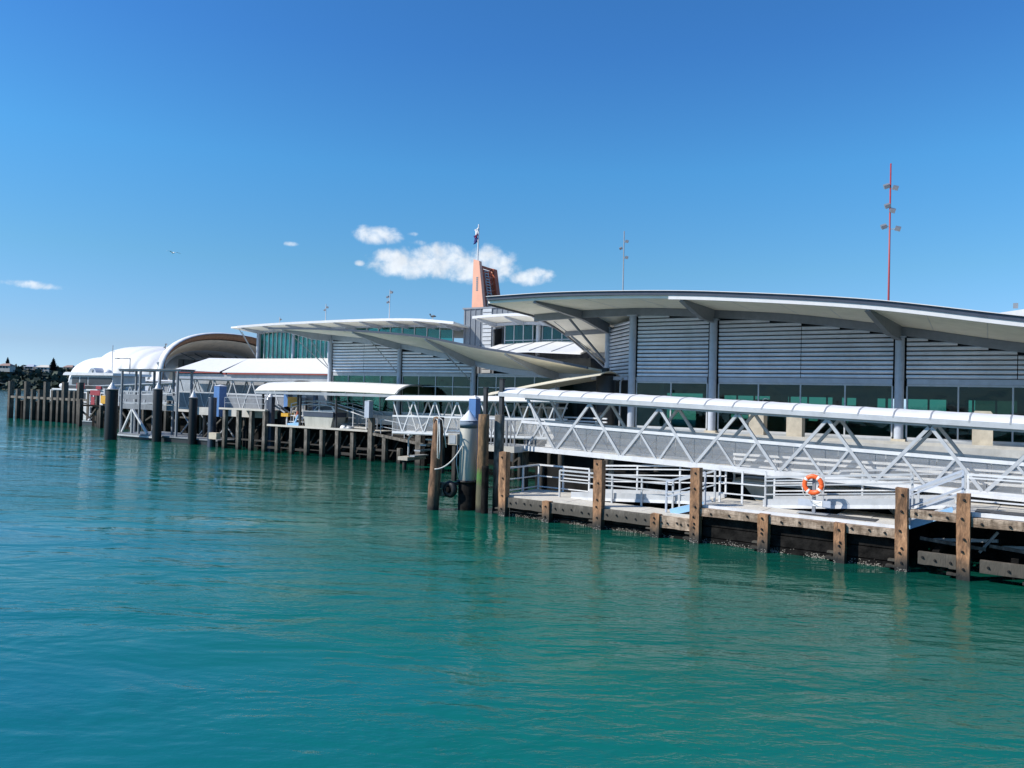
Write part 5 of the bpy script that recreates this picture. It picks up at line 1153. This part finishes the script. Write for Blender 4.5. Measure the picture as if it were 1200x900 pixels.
for zz, hh, mm in ((4.95, .14, 'galv'), (4.2, .5, 'framegrey'), (3.75, .14, 'galv'), (3.15, .55, 'framegrey')):
    for a, b in ((-79.5, -76.4), (-76.2, -73.0), (-72.8, -70.0)): box('side_panel', PO, mm, (a, 48.02, zz), (b, 48.06, zz+hh))
bar('a_brace', PO, 'white', (-79.2, 47.9, .65), (-77.5, 47.9, 3.1), .17); bar('a_brace', PO, 'white', (-77.3, 47.9, 3.1), (-74.6, 47.9, .65), .2); bar('a_brace', PO, 'galv', (-77.4, 47.9, .6), (-77.4, 47.9, 3.0), .2); bar('a_brace', PO, 'white', (-78.4, 48.3, 1.2), (-77.9, 48.3, 2.2), .1)
for x in (-71.5, -68.4, -65.4):
    bar('cross_brace', PO, 'galv', (x-1.2, 50.5, .7), (x+1.2, 50.5, 2.9), .12); bar('cross_brace', PO, 'galv', (x+1.2, 50.6, .7), (x-1.2, 50.6, 2.9), .12)
truss('grey-roofed trussed gangway sloping from the steel pontoon towards the arched canopy', -75.2, -57.5, 51.9, 53.6, 3.35, 3.2, 3.15, 1.75, 2.9, roof='galv', mat='galvw', solid='framegrey', rise=.12, wd=.11)
truss('distant white gangway behind the open canopy frame', -104, -80.3, 60, 61.8, 3.0, 3.9, 2.5, 1.2, 2.2, roof='galvw', mat='galvw', solid='framegrey', rise=.1, wd=.12)
truss('second distant pale gangway below the white membrane canopy', -96, -72, 66, 67.8, 3.9, 4.2, 2.3, 1.2, 2.2, roof=None, mat='galv', solid='galv', rise=.1, wd=.12)
def black_pile(x, y, r, top, label, capc='white'):
    t = T('fender_pile', label, 'pile', (x, y, 0), group='black sleeved piles with white cones'); bar('sleeve', t, 'black', (x, y, -2), (x, y, top), 2*r, kind='cyl24')
    bar('collar', t, 'steel', (x, y, top-.15), (x, y, top), 2*r+.04, kind='cyl24'); bar('cone_cap', t, capc, (x, y, top+.001), (x, y, top+.75), 1.5*r, kind='cone')
black_pile(-77.2, 45.5, .60, 5.25, 'leftmost and thickest black pile with white cone, standing clear in open water')
black_pile(-71.9, 47.2, .44, 5.4, 'black pile with white cone in front of the steel pontoon frame')
black_pile(-66.7, 47.6, .40, 4.65, 'black pile with white cone right of the pontoon frame')
t = T('fender_pile', 'navy steel pile with no cone at the left corner of the timber wharf', 'pile', (-63.2, 47.2, 0)); bar('shaft', t, 'navy', (-63.2, 47.2, -2), (-63.2, 47.2, 4.6), .75, kind='cyl24'); bar('cap', t, 'galv', (-63.2, 47.2, 4.6), (-63.2, 47.2, 4.68), .8, kind='cyl24')
for i, (x, y) in enumerate(((-58.6, 50.2), (-50.5, 52.2))):
    t = T('cone_topped_pile', ['white cone-topped pile behind the upper left wharf deck', 'white cone-topped pile behind the car ramp under the arched canopy'][i], 'pile', (x, y, 0)); bar('sleeve', t, 'navy', (x, y, -2), (x, y, 4.6+.2*i), .7, kind='cyl24'); bar('cone_cap', t, 'white', (x, y, 4.6+.2*i), (x, y, 5.3+.2*i), .85, kind='cone')

# ================================================================ FAR LEFT: BREAKWATER, FERRY
BW = T('timber_breakwater', 'far-left row of dark timber piles joined by a pale horizontal beam', 'breakwater', (-120, 61, 0))
bp = [(12.5, 1), (18, 0), (25.5, 1), (31, 0), (38, 0), (44.7, 1), (52.5, 0), (59.5, 0), (67, 1), (76, 0), (83, 0), (90, 1), (103, 0)]
bx = [-134.0, -131.2, -128.0, -125.6, -123.2, -121.1, -118.9, -117.0, -115.1, -113.2, -111.7, -110.4, -107.6]
for (px, tall), x in zip(bp, bx):
    y = 62.2-(x+134)*.075; r = .62 if tall else .52; top = 5.95 if tall else 4.72
    o = bar('breakwater_pile', BW, 'timberp', (x, y, -2), (x+random.uniform(-.1, .1), y, top), r, r*1.1)
    if not tall or px in (44.7,): box('backing_board', BW, 'timberd', (x+.3, y+.1, -.5), (x+1.1, y+.35, 2.9 if tall else 3.1))
for i in range(12):
    xa, xb = bx[i], bx[i+1]; ya, yb = 62.2-(xa+134)*.075, 62.2-(xb+134)*.075
    bar('cross_beam', BW, 'timberg', (xa+.3, ya-.05, 3.45), (xb-.3, yb-.05, 3.45), .3, .35)
    if i % 2: bar('cross_beam', BW, 'timberg', (xa+.3, ya+.2, 3.0), (xb-.3, yb+.2, 3.0), .2, .22)
FB = T('ferry_boat', 'white harbour ferry with dark window bands moored behind the timber breakwater', 'boat', (-125, 70, 0))
def hullp(z, k): return [(-137+k, 69.6), (-133, 67.4+k*.3), (-112, 66.8+k*.2), (-112, 74.5-k*.2), (-133, 74-k*.3), ]
vs = []; fs = []
lv = [(-.6, 2.2), (.8, 1.0), (2.0, .2), (2.6, 0)]
for z, k in lv:
    for (x, y) in [(-139.5+k*1.3, 70.6), (-136, 68.4+k*.25), (-130, 67.0+k*.2), (-112, 66.9+k*.15), (-112, 74.6-k*.15), (-130, 74.4-k*.2), (-136, 72.8-k*.25)]: vs.append((x, y, z))
for j in range(3):
    for i in range(7): fs.append((j*7+i, j*7+(i+1) % 7, (j+1)*7+(i+1) % 7, (j+1)*7+i))
fs += [tuple(range(7))[::-1], tuple(range(21, 28))]
mesh('hull', FB, 'white', vs, fs)
box('main_cabin', FB, 'white', (-132, 67.5, 2.6), (-112.5, 74, 4.7)); box('window_band', FB, 'dark', (-131.5, 67.42, 3.3), (-113, 67.49, 4.3))
for i in range(9): box('window_pillar', FB, 'white', (-130.5+i*2, 67.38, 3.28), (-130.2+i*2, 67.415, 4.32))
prism('upper_deck', FB, 'white', [(-130.5, 4.72), (-112.5, 4.72), (-112.5, 4.95), (-131.2, 4.95)], 'y', 67.3, 74.2)
prism('upper_cabin', FB, 'galv', [(-127.8, 4.96), (-114, 4.96), (-114, 7.2), (-126.3, 7.2)], 'y', 68.0, 73.6)
for a, b in ((-125.9, -124.0), (-123.4, -121.4), (-120.9, -114.3)): box('window', FB, 'dark', (a, 67.93, 5.7), (b, 67.99, 6.9))
box('lower_band', FB, 'dark', (-127.2, 67.94, 4.97), (-114.1, 67.985, 5.5))
prism('top_roof', FB, 'white', [(-127.8, 7.22), (-113, 7.22), (-113, 7.6), (-127.0, 7.75), (-127.6, 7.55)], 'y', 67.4, 74.0)
bar('bow_fairing', FB, 'white', (-129.5, 69, 4.9), (-127.2, 69, 7.3), .5); bar('bow_fairing', FB, 'white', (-129.5, 72.5, 4.9), (-127.2, 72.5, 7.3), .5)
tube('life_raft', FB, 'white', [(-129.9, 68.2, 5.35), (-129.6, 68.2, 5.4), (-128.2, 68.2, 5.4), (-127.9, 68.2, 5.35)], [.25, .42, .42, .25], 12)
bar('aerial_mast', FB, 'galvw', (-119.4, 71, 7.6), (-119.4, 71, 12.4), .12, kind='cyl'); bar('aerial_arm', FB, 'galvw', (-120, 71, 11.4), (-118.8, 71, 11.4), .1); tube('radar_dome', FB, 'white', [(-120.5, 71, 7.7), (-120.5, 71, 8.0), (-120.5, 71, 8.3)], [.7, .65, .2], 12)
box('red_life_box', FB, 'red', (-117.2, 67.1, 4.97), (-115.8, 67.35, 5.5)); box('rail_panel', FB, 'red', (-123, 67.1, 4.97), (-120.6, 67.2, 5.9)).scale.y = .05
FB.o.location.x -= 5.5; FB.o.location.y += 2.5
JT = T('timber_jetty', 'cluttered dark piled jetty between the breakwater and the pontoon frame', 'jetty', (-95, 57, 0))
rr = random.Random(21)
for i in range(17):
    x = -104+i*1.75; y = 57.5+rr.uniform(-.8, .8); bar('jetty_pile', JT, 'timberp', (x, y, -2), (x+rr.uniform(-.1, .1), y, rr.uniform(2.6, 4.3)), .4)
    if i < 16: bar('jetty_beam', JT, 'timberp', (x, 57.3, rr.choice([1.2, 2.0, 2.7])), (x+1.75, 57.3, rr.choice([1.2, 2.0, 2.7])), .16, .2)
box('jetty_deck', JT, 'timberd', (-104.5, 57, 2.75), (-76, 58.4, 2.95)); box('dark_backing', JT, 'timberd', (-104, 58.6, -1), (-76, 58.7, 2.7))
# pier gear between breakwater and black pile
pg = T('boarding_pontoon', 'small cluttered boarding pontoon with red and yellow panels beside the ferry stern', 'pontoon', (-104, 61, 0))
box('hull', pg, 'dark', (-108, 59.5, -.4), (-94, 63, .5)); box('deck_plate', pg, 'galv', (-108.1, 59.4, .5), (-94, 63.1, .62))
for x in (-107, -103.5, -100, -96.5): bar('post', pg, 'galvw', (x, 60, .62), (x, 60, 5.2 if x > -105 else 4.4), .2)
for z in (1.6, 2.6, 3.3): bar('rail', pg, 'galvw', (-107, 59.95, z), (-96.5, 59.95, z), .12)
box('red_panel', pg, 'red', (-106.8, 59.8, 4.2), (-104.4, 59.9, 4.9)); box('red_panel', pg, 'red', (-106.4, 59.7, 2.8), (-105.5, 59.78, 4.0)); box('yellow_panel', pg, 'yellow', (-104.0, 59.7, 3.1), (-102.6, 59.98, 4.2)); bar('brace', pg, 'white', (-107, 59.8, .7), (-103.5, 59.8, 3.0), .18)
box('cabin', pg, 'galv', (-103.4, 60.2, 2.9), (-96.6, 62, 4.9)); 
for k in range(3): box('window', pg, 'dark', (-103+k*2.1, 60.12, 3.3), (-101.6+k*2.1, 60.19, 4.4))

# ================================================================ SHED AND MEMBRANE CANOPIES
SH = T('wharf_shed', 'long white-roofed shed with dark red eave trim behind the gangways', 'building', (-66, 54, QZ))
def slab(name, par, mat, q, th):
    v = [V(p) for p in q]+[V(p)-V((0, 0, th)) for p in q]; n = len(q); fs = [tuple(range(n)), tuple(range(n, 2*n))[::-1]]+[(i, n+i, n+(i+1) % n, (i+1) % n) for i in range(n)]; return mesh(name, par, mat, v, fs)
box('wall', SH, 'galv', (-79.0, 54.35, QZ), (-52.8, 57.9, 7.15))
slab('roof', SH, 'roofw', [(-79.4, 54, 7.62), (-71.3, 54, 7.42), (-71.2, 57.6, 9.0), (-78.0, 57.6, 9.12)], .08); slab('roof', SH, 'roofw', [(-70.85, 54, 7.38), (-52.3, 54, 7.32), (-52.3, 57.6, 8.98), (-71.18, 57.6, 9.0)], .08)
box('eave_trim', SH, 'redtrim', (-79.2, 54.02, 7.24), (-71.3, 54.12, 7.40)); box('eave_trim', SH, 'redtrim', (-70.1, 54.02, 7.12), (-52.3, 54.12, 7.27)); box('valley_gap', SH, 'redtrim', (-71.35, 54.3, 7.1), (-70.6, 54.9, 7.42))
for x in (-78, -74, -67, -62, -57): box('door', SH, 'galv', (x, 54.28, QZ), (x+1.7, 54.34, 6.0))
# membrane canopies
def lobe(label, path, ribs, cat='canopy', liner=None, ribdepth=.35, mat='membrane', phase=0):
    """path: list of (x, y_front, y_back, z_spring, z_crown); cross-section arches in the YZ plane"""
    t = T('membrane_canopy', label, cat, (path[0][0], path[0][1], QZ)); n = len(path)
    fx = [curve1([(i, p[k]) for i, p in enumerate(path)]) for k in range(5)]; NS = ribs*6; NV = 26; g = []
    for i in range(NS+1):
        u = i/NS*(n-1); x, y0, y1, zs, zc_ = [f(u) for f in fx]; s = abs(math.sin(PI*(i/6)))**.6*ribdepth; row = []
        for v in range(NV+1):
            th = PI*v/NV; c = math.cos(th); sn = math.sin(th); yy = (y0+y1)/2-(y1-y0)/2*(abs(c)**.85)*(1 if c > 0 else -1); zz = zs+(zc_-zs)*abs(sn)**.72
            row.append(V((x, yy-s*c, zz+s*sn*.35)))
        g.append(row)
    sheet('membrane', t, mat, g, .12, mats=[mat, liner or mat])
    for p in t.o.children[0].data.polygons: p.use_smooth = True
    return t, fx
tC, fx = lobe('nearest curved membrane canopy with brown timber-lined open end', [(-150, 99.3, 135, 7.0, 18.3), (-154, 101.3, 135, 7.0, 18.1), (-161, 106.3, 134, 6.5, 16.6), (-170, 112.5, 133, 6, 14.0), (-180, 119, 132, 6, 12.6)], 6, ribdepth=.9)
# timber lined rim at the open end
x, y0, y1, zs, zc_ = -150, 99.3, 135, 7.0, 18.3
def arch_pt(v, k, x): 
    th = PI*v/30; c = math.cos(th); sn = math.sin(th); return V((x, (y0+y1)/2-((y1-y0)/2-k)*(abs(c)**.85)*(1 if c > 0 else -1), zs+(zc_-k-zs)*abs(sn)**.72))
vs = []; fs = []
for v in range(31): vs += [arch_pt(v, .02, -149.7), arch_pt(v, 1.35, -152.2), arch_pt(v, 1.5, -152.4), arch_pt(v, .16, -150.2)]
for v in range(30):
    for k in range(4): fs.append((v*4+k, v*4+(k+1) % 4, v*4+4+(k+1) % 4, v*4+4+k))
mesh('timber_rim', tC, 'brownliner', vs, fs, True)
vs = []
for v in range(31): vs += [arch_pt(v, 1.36, -152.2), arch_pt(v, 3.6, -157), arch_pt(v, 3.75, -157), arch_pt(v, 1.52, -152.4)]
mesh('inner_lining', tC, 'beigeliner', vs, fs, True)
box('back_screen', tC, 'interior', (-166, 114, QZ), (-165.6, 131, 12.5)); 
for y in (115, 118, 121, 124, 128): bar('screen_post', tC, 'dark', (-165.3, y, QZ), (-165.3, y, 12.4), .2); 
for k in range(6): bar('roof_truss', tC, 'dark', (-158+k*.3, 109+k*3.5, 13.6), (-158, 113+k*3.5, 12.2), .18)
for (a, b) in (((-150.5, 99.8, QZ), (-151.5, 99.8, 10.5)), ((-150.3, 102.5, QZ), (-153.2, 100.3, 11.0)), ((-156, 101.0, QZ), (-152.8, 100.4, 10.0)), ((-160, 101.5, QZ), (-156.5, 100.8, 9.5))): bar('support_strut', tC, 'galvw', a, b, .5)
tB, _ = lobe('middle white membrane canopy with scalloped ribs and small arched mouth', [(-167, 112, 134, 6.5, 12.4), (-174, 109, 134, 6.5, 15.1), (-181, 107.2, 134, 6.5, 15.9), (-190, 108, 133, 6, 15.9), (-197, 111, 132, 5, 15.4), (-200, 113.5, 131, 4.2, 14.2)], 9, ribdepth=.5)
vs = []; fs = []
for v in range(13):
    th = PI*v/12; vs += [(-196.5+2.6*math.cos(th)-.0, 107.2-.6*math.sin(th)*0, 4.5+6.0*math.sin(th)**.8), (-196.5+2.6*math.cos(th), 108.0, 4.5+6.0*math.sin(th)**.8)]
mouth = prism('arched_mouth', tB, 'steel2', [(-186.8+2.8*math.cos(PI*v/12), QZ+6.4*math.sin(PI*v/12)**.8) for v in range(13)], 'y', 104.9, 107.5)
for k in (-1.6, 0, 1.6): bar('mouth_strut', tB, 'galvw', (-186.8+k, 104.8, QZ), (-186.8-k*.3, 104.8, 9.6), .22)
tA, _ = lobe('farthest rounded white membrane canopy, left of the scalloped one', [(-206, 118, 140, 6, 13.0), (-214, 119, 140, 6, 14.0), (-224, 121, 140, 6, 14.1), (-231, 123, 138, 5, 13), (-234, 125, 134, 4.5, 11)], 6, ribdepth=.25)
# low white kiosks under the canopies
kk = T('quay_kiosk', 'low pale glazed kiosk on the far quay below the membrane canopies', 'building', (-140, 84, QZ)); box('wall', kk, 'framegrey', (-139, 84, QZ), (-112, 88, 6.6)); slab('roof', kk, 'white', [(-139.5, 83.2, 6.85), (-111, 83.2, 6.7), (-111, 89, 6.9), (-139.5, 89, 7.0)], .15)
for k in range(6): box('window', kk, 'steel2', (-138+k*4.4, 83.93, 4.4), (-135+k*4.4, 83.99, 6.2))
